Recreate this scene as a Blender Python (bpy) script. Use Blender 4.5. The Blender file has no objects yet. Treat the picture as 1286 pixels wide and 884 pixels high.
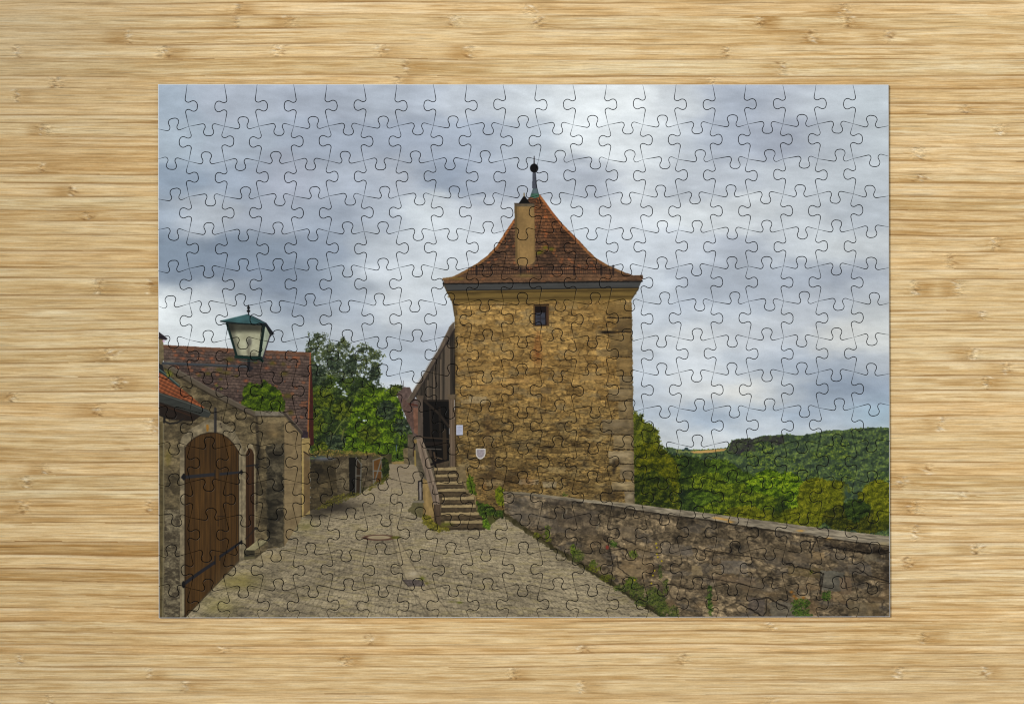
import bpy, math
import numpy as np

# ================================================================ scale: one unit = 0.5 mm on the table
U_M = 0.0005
CX, CY = 643.0, 442.0                      # centre of the view
THK = 4.2                                  # thickness of a piece, units (about 2 mm)
def wx(x): return (x-CX)*U_M
def wy(y): return -(y-CY)*U_M

# ================================================================ camera, world, lamp, exposure
scn = bpy.context.scene
cam_d = bpy.data.cameras.new("camera"); cam = bpy.data.objects.new("camera", cam_d)
scn.collection.objects.link(cam); scn.camera = cam
CAM_H = 1.35
cam.location = (0, 0, CAM_H); cam.rotation_euler = (0, 0, 0)
cam_d.sensor_fit = 'HORIZONTAL'; cam_d.sensor_width = 36.0
cam_d.lens = 36.0*(CAM_H-THK*U_M)/(1286.0*U_M)     # the top of the puzzle is at true scale
cam_d.clip_start = 0.01; cam_d.clip_end = 50.0

wd = bpy.data.worlds.new("World"); scn.world = wd; wd.use_nodes = True
bg = wd.node_tree.nodes["Background"]; bg.inputs[0].default_value = (0.99, 0.995, 1.0, 1); bg.inputs[1].default_value = 0.50

def lamp(name, kind, loc, target, energy, size=0.3, color=(1, 1, 1)):
    d = bpy.data.lights.new(name, kind); o = bpy.data.objects.new(name, d); scn.collection.objects.link(o)
    o.location = loc; d.energy = energy; d.color = color
    v = [t-l for t, l in zip(target, loc)]
    L = math.sqrt(sum(a*a for a in v)); yaw = math.atan2(v[1], v[0])
    o.rotation_euler = (math.acos(-v[2]/L), 0, yaw-math.pi/2)
    if kind == 'AREA': d.shape = 'SQUARE'; d.size = size
    if kind == 'SUN': d.angle = size
    return o
# one broad soft studio lamp, high up on the left and slightly behind
lamp("studio_lamp", 'SUN', (-1.0, 0.55, 1.45), (0, 0, 0), 2.05, math.radians(14), (1.0, 0.985, 0.96))

scn.view_settings.view_transform = 'Standard'; scn.view_settings.look = 'None'
scn.view_settings.exposure = 0.0; scn.view_settings.gamma = 1.0
scn.cycles.max_bounces = 4; scn.cycles.diffuse_bounces = 2
scn.cycles.pixel_filter_type = 'BLACKMAN_HARRIS'; scn.cycles.filter_width = 1.1

# ================================================================ small helpers
def tag(o, label=None, category=None, group=None, kind=None):
    if label: o["label"] = label
    if category: o["category"] = category
    if group: o["group"] = group
    if kind: o["kind"] = kind
    return o
def new_mat(name):
    m = bpy.data.materials.new(name); m.use_nodes = True
    return m, m.node_tree, m.node_tree.nodes["Principled BSDF"]
def s2l(a):
    a = np.clip(np.asarray(a, np.float32), 0, 1)
    return np.where(a <= .04045, a/12.92, ((a+.055)/1.055)**2.4).astype(np.float32)

# ---------------------------------------------------------------- the print on the puzzle, painted procedurally
S = 2.6                                   # texels per unit (one unit = 0.5 mm on the table)
PX0, PY0, PX1, PY1 = 196.0, 103.0, 1121.0, 779.0
W, H = int((PX1-PX0)*S), int((PY1-PY0)*S)
gx = (PX0 + (np.arange(W)+.5)/S).astype(np.float32)
gy = (PY0 + (np.arange(H)+.5)/S).astype(np.float32)
IMG = np.zeros((H, W, 3), np.float32)     # display-referred 0..1, row 0 = top
R = np.random.RandomState(11)

def hsh(ix, iy, seed):
    n = (ix.astype(np.int64)*374761393 + iy.astype(np.int64)*668265263 + seed*2246822519) & 0xffffffff
    n = ((n ^ (n >> 13))*1274126177) & 0xffffffff
    n = ((n ^ (n >> 15))*2654435761) & 0xffffffff
    n = n ^ (n >> 16)
    return (n & 0xffffff).astype(np.float32)/16777215.0
def vnoise(x, y, seed=0):
    x0 = np.floor(x); y0 = np.floor(y); fx = x-x0; fy = y-y0
    fx = fx*fx*(3-2*fx); fy = fy*fy*(3-2*fy)
    a = hsh(x0, y0, seed); b = hsh(x0+1, y0, seed); c = hsh(x0, y0+1, seed); d = hsh(x0+1, y0+1, seed)
    return (a*(1-fx)+b*fx)*(1-fy) + (c*(1-fx)+d*fx)*fy
def fbm(x, y, sx, sy, octv=4, seed=0, gain=.55):
    s = 0; a = 1; t = 0
    for o in range(octv):
        s = s + a*vnoise(x/sx+o*17.3, y/sy+o*9.1, seed+o); t += a; a *= gain; sx /= 2.03; sy /= 2.03
    return s/t
def cells(u, v, seed=0, jit=.8, stag=.5):
    """Staggered jittered cells: (random per cell, distance to the cell edge)."""
    iv = np.floor(v); d1 = np.full(u.shape, 9., np.float32); d2 = d1.copy(); idr = np.zeros(u.shape, np.float32)
    for dv in (-1, 0, 1):
        row = iv+dv; off = stag*(row % 2); iu = np.floor(u-off)
        for du in (-1, 0, 1):
            cu = iu+du
            px = cu+off+.5+jit*(hsh(cu, row, seed)-.5); py = row+.5+jit*.6*(hsh(cu, row, seed+7)-.5)
            d = np.maximum(np.abs(u-px), np.abs(v-py)*1.0)*.65+np.hypot(u-px, v-py)*.35
            r = hsh(cu, row, seed+13)
            m = d < d1
            d2 = np.where(m, d1, np.minimum(d2, d)); idr = np.where(m, r, idr); d1 = np.where(m, d, d1)
    return idr, d2-d1
def sst(a, b, x):
    t = np.clip((x-a)/(b-a), 0, 1); return t*t*(3-2*t)
def col(c): return np.array(c, np.float32)/255.
def mix3(c0, c1, t): return col(c0)+(col(c1)-col(c0))*t[..., None]

class Reg:
    """A bounding box of the print with its coordinates."""
    def __init__(s, x0, y0, x1, y1):
        s.i0 = max(0, int((x0-PX0)*S)); s.i1 = min(W, int((x1-PX0)*S)+2)
        s.j0 = max(0, int((y0-PY0)*S)); s.j1 = min(H, int((y1-PY0)*S)+2)
        s.X, s.Y = np.meshgrid(gx[s.i0:s.i1], gy[s.j0:s.j1])
    def put(s, c, m):
        if c.ndim == 1: c = c[None, None, :]
        v = IMG[s.j0:s.j1, s.i0:s.i1]
        v += (c-v)*np.clip(m, 0, 1)[..., None]
    def mul(s, f, m=None):
        v = IMG[s.j0:s.j1, s.i0:s.i1]
        f = np.asarray(f, np.float32)
        if f.ndim == 2: f = f[..., None]
        if m is None: v *= f
        else: v *= 1+(f-1)*m[..., None]
def pmask(r, pts, wob=0, seed=3, ws=3.):
    X, Y = r.X, r.Y
    if wob:
        X = X+wob*(fbm(r.X, r.Y, ws, ws, 2, seed)-.5)*2; Y = Y+wob*(fbm(r.X, r.Y, ws, ws, 2, seed+50)-.5)*2
    m = np.zeros(X.shape, bool); n = len(pts)
    for k in range(n):
        (xa, ya), (xb, yb) = pts[k], pts[(k+1) % n]
        if ya == yb: continue
        c = ((ya > Y) != (yb > Y)) & (X < (xb-xa)*(Y-ya)/(yb-ya)+xa)
        m ^= c
    return m.astype(np.float32)
def box(pts, pad=2):
    a = np.array(pts); return Reg(a[:, 0].min()-pad, a[:, 1].min()-pad, a[:, 0].max()+pad, a[:, 1].max()+pad)
def poly(pts, c, wob=0, seed=3, var=.12, sx=4, sy=4, alpha=1.):
    r = box(pts); m = pmask(r, pts, wob, seed)
    n = 1+var*2*(fbm(r.X, r.Y, sx, sy, 3, seed+5)-.5)
    r.put(np.clip(col(c)[None, None]*n[..., None], 0, 1), m*alpha); return r, m
def line(pts, w, c, alpha=1., w2=None, rough=0, seed=1):
    pts = [tuple(p) for p in pts]; w2 = w if w2 is None else w2
    n = len(pts)-1
    for k in range(n):
        (xa, ya), (xb, yb) = pts[k], pts[k+1]
        wa = w+(w2-w)*k/n; wb = w+(w2-w)*(k+1)/n
        r = Reg(min(xa, xb)-w-w2-2, min(ya, yb)-w-w2-2, max(xa, xb)+w+w2+2, max(ya, yb)+w+w2+2)
        L2 = (xb-xa)**2+(yb-ya)**2+1e-9
        t = np.clip(((r.X-xa)*(xb-xa)+(r.Y-ya)*(yb-ya))/L2, 0, 1)
        d = np.hypot(r.X-xa-t*(xb-xa), r.Y-ya-t*(yb-ya))
        ww = (wa+(wb-wa)*t)/2
        if rough: ww = ww*(1+rough*(fbm(r.X, r.Y, 3, 3, 2, seed)-.5)*2)
        r.put(col(c), alpha*sst(ww+.3, ww-.3, d))
def wline(pts, w, c, alpha=1., w2=None, rough=.5, amp=1.3):
    P = []
    for k in range(len(pts)-1):
        (xa, ya), (xb, yb) = pts[k], pts[k+1]; n = max(2, int(math.hypot(xb-xa, yb-ya)/3.2))
        for q in range(n): P.append((xa+(xb-xa)*q/n+(R.rand()-.5)*amp*(q > 0), ya+(yb-ya)*q/n+(R.rand()-.5)*amp*(q > 0)))
    P.append(pts[-1]); line(P, w*.85, c, alpha, w2, rough, 3)
def ell(cx, cy, rx, ry, c, alpha=1., soft=.12):
    r = Reg(cx-rx-2, cy-ry-2, cx+rx+2, cy+ry+2)
    d = np.hypot((r.X-cx)/rx, (r.Y-cy)/ry)
    r.put(col(c), alpha*sst(1+soft, 1-soft, d))
def blob(cx, cy, rx, ry, c, alpha=.5):
    r = Reg(cx-rx*2, cy-ry*2, cx+rx*2, cy+ry*2)
    d2 = ((r.X-cx)/rx)**2+((r.Y-cy)/ry)**2
    r.put(col(c), alpha*np.exp(-d2*1.3)*(.5+fbm(r.X, r.Y, rx*.5, ry*.5, 3, int(cx))))
def leaves(x, y, c, rad=1.0):
    """Splat leaf-sized dabs (arrays of positions and colours), later ones on top."""
    k = max(1, int(round(rad*S)))
    xi = ((x-PX0)*S).astype(int); yi = ((y-PY0)*S).astype(int)
    ang = R.rand(len(x))*6.283
    ca, sa = np.cos(ang), np.sin(ang)
    for dy in range(-k, k+1):
        for dx in range(-k, k+1):
            u = (dx*ca+dy*sa)/k; v = (-dx*sa+dy*ca)/(k*.62)
            ok = (u*u+v*v <= 1.05)
            xx = xi+dx; yy = yi+dy
            ok &= (xx >= 0) & (xx < W) & (yy >= 0) & (yy < H)
            a = .82
            IMG[yy[ok], xx[ok]] = IMG[yy[ok], xx[ok]]*(1-a)+c[ok]*a
def crown(pts, dark, mid, light, dens=1.0, rad=1.1, base=.9, clump=9., edge=3.5, hole=0., seed=1, lit=(-.5, -1), zig=0):
    """A leafy mass inside an outline: base, then dabs whose tone follows lit clumps; ragged rim, holes."""
    dark, mid, light = [(q[0]*1.06+2, q[1]*1.0, q[2]*.96) for q in (dark, mid, light)]
    r = box(pts, edge+3); m = pmask(r, pts, edge, seed, clump*.6)
    n = fbm(r.X, r.Y, clump, clump*.8, 3, seed+3)
    e = .45*clump
    g = n-fbm(r.X+lit[0]*-e, r.Y+lit[1]*-e*.8, clump, clump*.8, 3, seed+3)
    g = np.clip(.5+g*2.1, 0, 1)
    hm = (fbm(r.X, r.Y, clump*.55, clump*.5, 3, seed+31) > 1-hole).astype(np.float32) if hole else 0*m
    mm = m*(1-hm)
    fine = fbm(r.X, r.Y, 2.2, 1.8, 2, seed+60)
    r.put(mix3(dark, mid, np.clip(g*.8+(fine-.5)*.9, 0, 1)), mm*base)
    area = mm.sum()/S/S
    N = int(area*1.15*dens/(rad*rad))
    jj, ii = np.nonzero(mm > .5)
    if len(jj) == 0: return
    q = R.randint(0, len(jj), N); jj = jj[q]; ii = ii[q]
    x = r.X[0, ii]+(R.rand(N)-.5)*edge*.9; y = r.Y[jj, 0]+(R.rand(N)-.5)*edge*.9
    t = g[jj, ii]+(R.rand(N)-.5)*.55
    o = np.argsort(t+R.rand(N)*.5); x, y, t = x[o], y[o], np.clip(t[o], 0, 1)[:, None]
    c = np.where(t < .5, col(dark)+(col(mid)-col(dark))*t*2, col(mid)+(col(light)-col(mid))*(t-.5)*2)
    c = c*(.82+.36*R.rand(N, 1))
    leaves(x, y, c.astype(np.float32), rad)
def masonry(r, m, sx, sy, light, dark, mortar, seed=0, U=None, V=None, mw=.10, warp=.35, jit=.75, mstr=.55, grain=.5):
    """Irregular coursed stone in coordinates U, V (units)."""
    U = r.X if U is None else U; V = r.Y if V is None else V
    wu = U/sx+warp*(fbm(U, V, sx*1.3, sy*1.5, 3, seed+1)-.5)*1.4
    wv = V/sy+warp*(fbm(U, V, sx*1.6, sy*1.8, 3, seed+2)-.5)*2.2
    idr, e = cells(wu, wv, seed, jit)
    n = fbm(U, V, sx*.55, sy*.4, 4, seed+9)
    big = fbm(U, V, sx*4, sy*4, 3, seed+19)
    t = np.clip(.5+(idr-.5)*.75+(n-.5)*grain*2+(big-.5)*.9, 0, 1)
    c = mix3(dark, light, t)
    mo = sst(mw*(.6+1.2*n), 0, e)*np.clip(.35+1.3*fbm(U, V, sx*1.5, sy*1.5, 2, seed+41), 0, 1)
    c = c+(col(mortar)-c)*(mo*mstr)[..., None]
    sp = fbm(r.X, r.Y, 1.6, 1.1, 2, seed+77)
    c = c*(1+.38*(sp-.5))[..., None]
    r.put(np.clip(c, 0, 1), m); return t, e
def tiles(r, m, tw, th, c0, c1, c2, seed=0, U=None, V=None, scal=.35, p2=.12, gap=.5):
    U = r.X if U is None else U; V = r.Y if V is None else V
    V = V+.35*th*(fbm(U, V, 14, 9, 2, seed+8)-.5)*2
    rowv = V/th; row = np.floor(rowv); fu = U/tw+.5*(row % 2); iu = np.floor(fu); uu = fu-iu-.5
    fv = rowv-row+scal*(2*np.abs(uu))**2*.9
    row2 = row+(fv > 1); fv = fv % 1.0
    q = hsh(iu, row2, seed); q2 = hsh(iu, row2, seed+5)
    big = fbm(U, V, 26, 18, 3, seed+3)
    t = np.clip(q*.7+(big-.5)*1.2+.15, 0, 1)
    c = mix3(c0, c1, t)
    k = (q2 > 1-p2*2*sst(.35, .65, fbm(U, V, 20, 14, 3, seed+90))).astype(np.float32)*.8
    c = c+(col(c2)-c)*k[..., None]
    sh = 1-gap*sst(.72, .98, fv)-gap*.35*sst(.12, 0, fv)-gap*.25*sst(.36, .5, np.abs(uu))
    sh = sh*(1+.35*(fbm(r.X, r.Y, 1.8, 1.2, 2, seed+4)-.5))
    r.put(np.clip(c*sh[..., None], 0, 1), m)
def planks(r, m, c0, c1, w, seed=0, slant=0., line_s=.5):
    U = (r.X+slant*r.Y)/w; iu = np.floor(U); fu = U-iu
    q = hsh(iu, iu*0, seed)
    g = fbm(r.X+slant*r.Y, r.Y, 1.1, 26, 3, seed+4)
    c = mix3(c0, c1, np.clip(q*.5+g*.9-.2, 0, 1))
    c = c*(1-line_s*(sst(.12, 0, fu)+sst(.9, 1, fu)))[..., None]
    r.put(c, m)

def paint():
    full = Reg(PX0, PY0, PX1, PY1); X, Y = full.X, full.Y
    # ---- sky: coarse colour field of the clouds, warped, plus cloud detail
    SKY = {120: [(210,160,178,202),(300,172,182,204),(400,165,175,198),(500,172,182,203),(600,185,193,210),(660,205,212,224),(720,225,230,238),(780,232,236,242),(860,205,210,220),(920,165,175,198),(980,175,182,200),(1040,190,198,212),(1100,190,200,212)],
    180: [(210,165,182,203),(300,165,178,200),(400,158,170,195),(500,155,167,192),(600,160,172,196),(660,185,195,212),(740,225,230,238),(800,222,227,235),(860,200,207,220),(900,165,175,198),(980,162,170,192),(1050,180,188,203),(1100,188,197,208)],
    225: [(210,140,160,188),(300,150,165,190),(360,165,172,195),(440,165,175,197),(500,175,182,200),(560,140,155,182),(620,165,175,197),(700,178,186,203),(740,170,178,198),(800,215,220,230),(860,190,197,212),(920,185,192,208),(1000,190,197,210),(1080,190,198,210)],
    270: [(210,150,165,188),(260,180,188,203),(330,165,175,197),(420,150,162,185),(480,165,175,195),(540,205,212,222),(600,200,206,220),(720,205,213,226),(780,205,210,222),(860,215,220,228),(930,210,215,224),(1000,200,206,217),(1090,180,188,202)],
    315: [(210,125,145,172),(280,122,140,167),(340,130,147,172),(400,140,155,182),(460,165,175,192),(500,195,202,215),(560,205,212,224),(620,210,216,228),(740,200,210,225),(800,195,202,216),(860,195,202,217),(940,175,183,202),(1000,200,206,216),(1060,205,210,217),(1100,200,205,213)],
    345: [(205,128,147,174),(250,122,140,168),(300,122,138,165),(360,122,139,166),(420,150,164,185),(480,195,202,215),(540,205,212,222),(820,195,203,217),(880,170,180,200),(940,166,175,193),(1000,158,168,188),(1060,150,160,182),(1100,168,176,192)],
    372: [(205,228,232,236),(250,205,211,221),(300,160,170,188),(340,118,135,163),(400,140,155,180),(440,170,180,197),(500,208,213,222),(550,200,207,220),(820,190,199,215),(880,172,182,202),(930,170,180,200),(1000,178,185,200),(1060,172,180,197),(1100,182,188,200)],
    395: [(210,222,227,232),(260,214,220,227),(320,190,198,208),(370,142,156,180),(430,165,176,195),(500,202,208,219),(550,198,205,218),(820,192,200,215),(900,190,198,212),(1000,188,194,207),(1100,198,202,208)],
    425: [(220,215,220,226),(260,210,216,222),(350,175,185,200),(380,165,177,193),(420,185,192,205),(480,170,180,197),(550,175,183,200),(820,205,211,222),(880,215,218,225),(940,195,200,212),(1000,190,196,210),(1060,216,215,214),(1110,212,213,213)],
    460: [(230,215,220,226),(480,170,182,200),(520,175,186,203),(820,190,198,212),(880,205,210,220),(940,175,185,202),(1000,160,173,195),(1060,155,168,190),(1110,180,187,200)],
    490: [(430,205,210,218),(500,200,205,215),(540,202,207,215),(820,185,195,212),(870,205,207,212),(940,217,213,208),(985,205,205,205),(1010,150,165,190),(1060,132,150,178),(1110,145,162,188)],
    520: [(820,175,188,207),(880,152,171,197),(940,172,186,205),(1000,152,170,196),(1060,165,180,200),(1110,150,182,206)],
    550: [(840,196,201,208),(880,202,206,212),(940,192,199,210),(1000,187,196,208),(1060,187,195,205),(1110,182,191,200)]}
    step = 6; cw, ch = int((PX1-PX0)/step)+2, int((PY1-PY0)/step)+2
    cxg, cyg = np.meshgrid(PX0+np.arange(cw)*step, PY0+np.arange(ch)*step)
    num = np.zeros((ch, cw, 3)); den = np.zeros((ch, cw))
    for y0, row in SKY.items():
        for (x0, a, b, c_) in row:
            w = np.exp(-(((cxg-x0)/34.)**2+((cyg-y0)/17.)**2))+1e-9*np.exp(-(((cxg-x0)/160.)**2+((cyg-y0)/120.)**2))
            num += w[..., None]*np.array([a, b, c_])/255.; den += w
    coarse = (num/den[..., None]).astype(np.float32)
    wx = (fbm(X, Y, 60, 26, 5, 5)-.5)*56; wy = (fbm(X, Y, 60, 24, 5, 6)-.5)*34
    u = np.clip((X+wx-PX0)/step, 0, cw-1.01); v = np.clip((Y+wy-PY0)/step, 0, ch-1.01)
    iu = u.astype(int); iv = v.astype(int); fu = (u-iu)[..., None]; fv = (v-iv)[..., None]
    sky = (coarse[iv, iu]*(1-fu)+coarse[iv, iu+1]*fu)*(1-fv)+(coarse[iv+1, iu]*(1-fu)+coarse[iv+1, iu+1]*fu)*fv
    n1 = fbm(X+Y*.8, Y-X*.16, 70, 22, 5, 21)-.5; n2 = fbm(X, Y, 22, 10, 4, 22)-.5
    k = 1+.19*n1+.09*n2+.03*(fbm(X, Y, 9, 5, 3, 24)-.5)
    sky = sky*k[..., None]; lum = sky.mean(-1, keepdims=True); sky = (lum*1.012+(sky-lum)*.66)*np.array([.985, 1.002, .998], np.float32)
    st = fbm(X+Y*.5, Y-X*.12, 34, 5.5, 5, 26)-.5; sky = sky*(1+.06*st*sst(.35, .6, fbm(X, Y, 90, 40, 3, 27)))[..., None]
    IMG[:] = np.clip(sky*(1+.012*(hsh(np.floor(X*S), np.floor(Y*S), 3)-.5))[..., None], 0, 1)

    # ---- far wooded hill on the right
    hill = [(834,561),(843,561.5),(850,563.5),(859,564.5),(862,562.8),(866,564.3),(880,564),(905,563),(912,562),(919,553.5),(925,551.3),(939,550.2),(946,552),(950,549.3),(956,546.8),(967,547),(975,546),(989,545),(1000,546),(1006,547.2),(1018,545),(1027,543),(1041,540.3),(1059,539.5),(1075,538),(1090,537.2),(1097,535.6),(1104,537.5),(1117,536.5),(1122,537)]
    P = hill+[(1122,676),(834,640)]
    crown(P, (32,48,38), (66,90,54), (96,120,60), .5, 1.6, .95, 9., 1.0, 0, 101)
    crown([(915,566),(919,554),(925,552),(939,551),(950,550),(960,548),(985,547),(985,556),(955,562),(935,572)], (36,36,46), (48,56,48), (66,84,52), .7, 1.1, .8, 7., 1.2, 0, 102)
    poly([(866,566.6),(880,565.6),(905,563.6),(913,563),(909,566),(893,568),(872,569)], (176,142,84), .3, 4, .15, 9, 1.5)
    poly([(848,564.6),(862,565.5),(867,567),(850,569)], (110,118,66), .3, 4, .15)
    for (x, y, rr) in [(862,563,1.6),(858,565,1.3),(866,565,1.)]: ell(x, y, rr*1.5, rr, (42,58,60), .9)
    for k in range(26):                                  # tree rows climbing the hillside
        x = 925+R.rand()*190; y = 556+(x-925)*-.04+R.rand()*52
        rr = 6+R.rand()*5
        crown([(x+rr*1.25*math.cos(a), y+rr*.75*math.sin(a)) for a in np.linspace(0, 6.28, 10)[:-1]], (30,46,38), (66,92,46), (106,128,50), .7, 1.3, .7, 6., 1.2, 0, 200+k)
    # ---- nearer bright trees below the hill
    crown([(834,568),(850,572),(866,573),(880,578),(900,577),(915,582),(930,590),(940,600),(944,616),(1010,622),(1010,664),(834,642)], (18,32,14), (46,66,18), (80,100,28), .9, 1.25, .95, 10., 2.4, 0, 120)
    for k, (x, y, rx, ry, c) in enumerate([(868,586,22,12,0),(905,588,20,11,1),(890,604,24,11,2),(930,604,20,12,1),(925,620,26,14,2),(965,608,24,18,3),(950,630,26,12,2),(990,604,16,12,3),(1000,622,18,16,3),(880,628,22,12,1),(855,640,20,14,0),(905,640,26,10,2),(960,650,30,10,4),(935,645,26,10,4),(1028,628,30,28,4),(1050,618,16,16,4),(1010,650,30,14,4),(1060,650,26,16,5),(1102,626,24,24,4),(1090,655,26,14,5),(1112,645,16,20,4),(1075,640,16,14,0)]):
        D, M_, L = [((14,26,14),(34,54,20),(62,84,28)),((22,38,14),(56,82,22),(92,120,34)),((24,38,10),(66,88,16),(112,132,28)),((22,42,8),(76,110,16),(134,162,34)),((44,52,8),(80,92,14),(116,122,28)),((18,26,8),(46,56,12),(84,88,22))][c]
        crown([(x+rx*math.cos(a)*(1+.12*math.sin(3*a+k)), y+ry*math.sin(a)) for a in np.linspace(0, 6.28, 16)[:-1]], D, M_, L, 1., .8, .9, 6.5, 2.4, 0, 130+k)
    blob(1063,618,5,10,(46,66,60),.8); blob(858,622,8,8,(20,32,22),.7); blob(983,626,10,12,(22,34,14),.45); blob(976,642,10,10,(16,30,12),.5); blob(1112,660,12,8,(20,28,12),.7)
    # tree leaning against the right of the tower
    crown([(795,518),(801,519),(806,524),(811,533),(819,535),(825,540),(829,547),(828,556),(834,566),(846,575),(852,588),(852,645),(795,636)], (24,34,10), (66,80,16), (116,124,34), 1.15, .85, .93, 7., 4.2, .10, 160)
    crown([(798,560),(818,556),(836,568),(850,580),(852,612),(838,628),(798,634)], (26,36,6), (64,74,8), (100,104,18), .9, 1.1, .5, 9., 3., 0, 161)
    crown([(795,596),(822,590),(842,606),(846,642),(795,636)], (14,24,8), (38,54,12), (78,88,20), 1., 1.1, .8, 7., 2., 0, 162)
    # ---- trees on the left, with sky between the leaves
    crown([(384,432),(391,419),(400,416),(408,421),(411,432),(414,428),(421,438),(430,424),(438,428),(439,440),(450,436),(458,432),(466,436),(468,444),(478,442),(480,452),(474,462),(478,470),(474,482),(482,488),(498,490),(502,500),(506,520),(518,545),(520,562),(512,580),(384,582)], (18,30,18), (46,62,32), (86,100,50), .8, .9, .72, 6., 5.8, .46, 171)
    crown([(384,478),(400,470),(430,476),(460,472),(474,488),(490,496),(500,505),(508,530),(519,548),(519,562),(508,580),(384,582)], (14,26,12), (40,60,24), (82,104,34), .95, 1.15, .93, 8., 3.2, .0, 172)
    crown([(446,500),(462,486),(478,486),(496,494),(503,505),(506,524),(512,540),(506,566),(480,580),(440,584),(430,560),(440,530)], (22,38,8), (60,90,14), (104,134,26), .75, 1.15, .55, 8., 3.2, 0, 173)
    for k, (x, y, rx, ry) in enumerate([(398,470,11,14),(405,500,14,12),(420,455,10,10),(395,530,12,14),(440,460,9,12),(430,515,12,12),(470,470,8,10),(498,490,9,7),(505,535,12,10),(464,545,14,10),(420,555,14,10),(402,562,10,8),(486,515,12,12)]):
        D, M_, L = [((12,22,16),(34,50,36),(72,90,62)),((16,28,6),(52,68,14),(92,108,28))][k % 2]
        crown([(x+rx*math.cos(a), y+ry*math.sin(a)) for a in np.linspace(0, 6.28, 12)[:-1]], D, M_, L, .8, 1.0, .4, 5., 3., 0, 300+k)
    N = 190                                              # bright chinks of sky through the leaves
    x = 430+R.randn(N)*17; y = 478+R.randn(N)*13; ok = (x > 392) & (x < 478) & (y > 440) & (y < 512); x, y = x[ok], y[ok]
    leaves(x, y, np.repeat(col((160,170,186))[None], len(x), 0), .5)
    for (x, y) in [(400,456),(418,446),(424,482),(428,488),(433,494),(453,526),(460,474),(470,480),(436,446),(399,438)]: [ell(x+R.randn()*2.4, y+R.randn()*2, .9+R.rand()*.7, .7+R.rand()*.5, (190,198,214), .8, .5) for q in range(5)]
    line([(434,524),(426,534),(419,545)], 1.3, (96,104,52), .8); line([(432,538),(429,552)], 1.8, (98,92,50), .6); line([(415,541),(416,552)], 1.5, (92,86,56), .5)
    blob(498,553,4,9,(22,34,34),.7); line([(498,559),(497.6,579)], 1.3, (72,92,104), .9)
    crown([(478,586),(482,570),(500,566),(514,572),(514,582),(490,584)], (22,38,14), (52,78,20), (88,118,28), .7, 1., .8, 6., 2., 0, 180)
    # ---- end of the alley
    poly([(484,580),(497,579),(520,578),(520,587),(484,588)], (128,108,66), .5, 9, .2)
    r, m = poly([(506,563),(516,561),(520,572),(520,586),(508,584)], (100,88,62), .5, 8, .35)
    ell(519.5, 579, 3., 5., (150,138,112), .8)
    poly([(512,545),(566,545),(566,664),(530,664),(524,600),(512,584)], (84,76,60), .2, 5, .3)
    poly([(436,570),(492,570),(492,632),(436,632)], (60,56,34), .2, 5, .3); poly([(590,600),(650,600),(650,670),(590,670)], (70,70,34), .2, 5, .3); poly([(190,700),(236,700),(236,785),(190,785)], (98,88,56), .2, 5, .3)
    # ground sheet of the alley and yard, in perspective
    G = [(196,780),(232,774),(302,702),(322,700),(336,689),(357,686),(379,650),(390,640),(420,628),(452,620),(470,607),(488,590),(488,582),(522,583),(530,604),(545,662),(608,665),(634,645),(835,776),(835,780)]
    r = box(G); m = pmask(r, G, .6)
    dep = np.maximum(r.Y-562, 6.); V = 5200./dep; U = (r.X-520)*118./dep
    wU = U+3*(fbm(U, V, 20, 20, 2, 71)-.5); wV = V+U*.05+1.2*(fbm(U, V, 26, 9, 3, 72)-.5)
    idr, e = cells(wU/3.3, wV/1.25, 70, .8)
    n = fbm(r.X-r.Y*.1, r.Y+r.X*.02, 13, 2.2, 4, 73); big = fbm(r.X, r.Y, 60, 22, 3, 74)
    t = np.clip(.60+(idr-.5)*.26+(n-.5)*.75+(big-.5)*.8, 0, 1)
    c = mix3((104,94,76), (164,150,120), t)
    rowp = (wV/1.25) % 1.0; c = c*(1-.13*sst(.36, .5, np.abs(rowp-.5)))[..., None]
    c = c*(1-.26*sst(.20, 0, e)*np.clip(n*1.9-.2, 0, 1))[..., None]
    c = c*(1-.30*sst(.62, .74, fbm(r.X, r.Y, 3.0, 1.1, 3, 78)))[..., None]
    c = c+(col((150,136,86))-c)*(.30*sst(.55, .75, fbm(r.X, r.Y, 16, 2.4, 3, 79)))[..., None]
    c = c*(1-.20*sst(470, 330, r.X+.3*(r.Y-650))*sst(640, 760, r.Y)*sst(.35, .6, fbm(r.X, r.Y, 30, 9, 3, 80)))[..., None]
    c = c*(1+.36*(fbm(r.X, r.Y, 3.2, 1.0, 3, 75)-.5))[..., None]
    r.put(np.clip(c, 0, 1), m)
    far = sst(640, 590, r.Y); r.put(mix3((122,108,88), (140,126,104), fbm(r.X, r.Y, 8, 2, 3, 76)), m*far*.75)
    line([(492,612),(489,640),(492,672),(500,705),(516,740),(538,772)], 1.2, (84,74,58), .45, 1.6); line([(500,620),(497,650),(503,680),(520,712),(545,745),(569,775)], 1.2, (84,74,58), .45, 1.6)
    poly([(493,640),(498,640),(502,678),(518,710),(562,768),(545,772),(515,735),(500,702)], (158,142,110), 1., 5, .15, 5, 3, .35)
    blob(519,720,8,4,(172,160,136),.6)
    blob(415,636,36,9,(52,46,38),1.3); blob(396,646,16,6,(52,46,36),1.); blob(382,660,16,8,(104,98,50),.5); blob(300,730,34,12,(136,124,62),.5); blob(275,760,24,12,(128,120,60),.5); blob(340,700,26,7,(146,130,90),.5)
    ell(476,674.6,21,3.8,(78,54,42),.95,.12); ell(476,674.3,14.5,2.3,(150,136,106),.97,.14); ell(476,674.6,9,1.0,(126,110,84),.5,.4); ell(497,674.5,6,1.9,(78,78,24),.8,.3)
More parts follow.
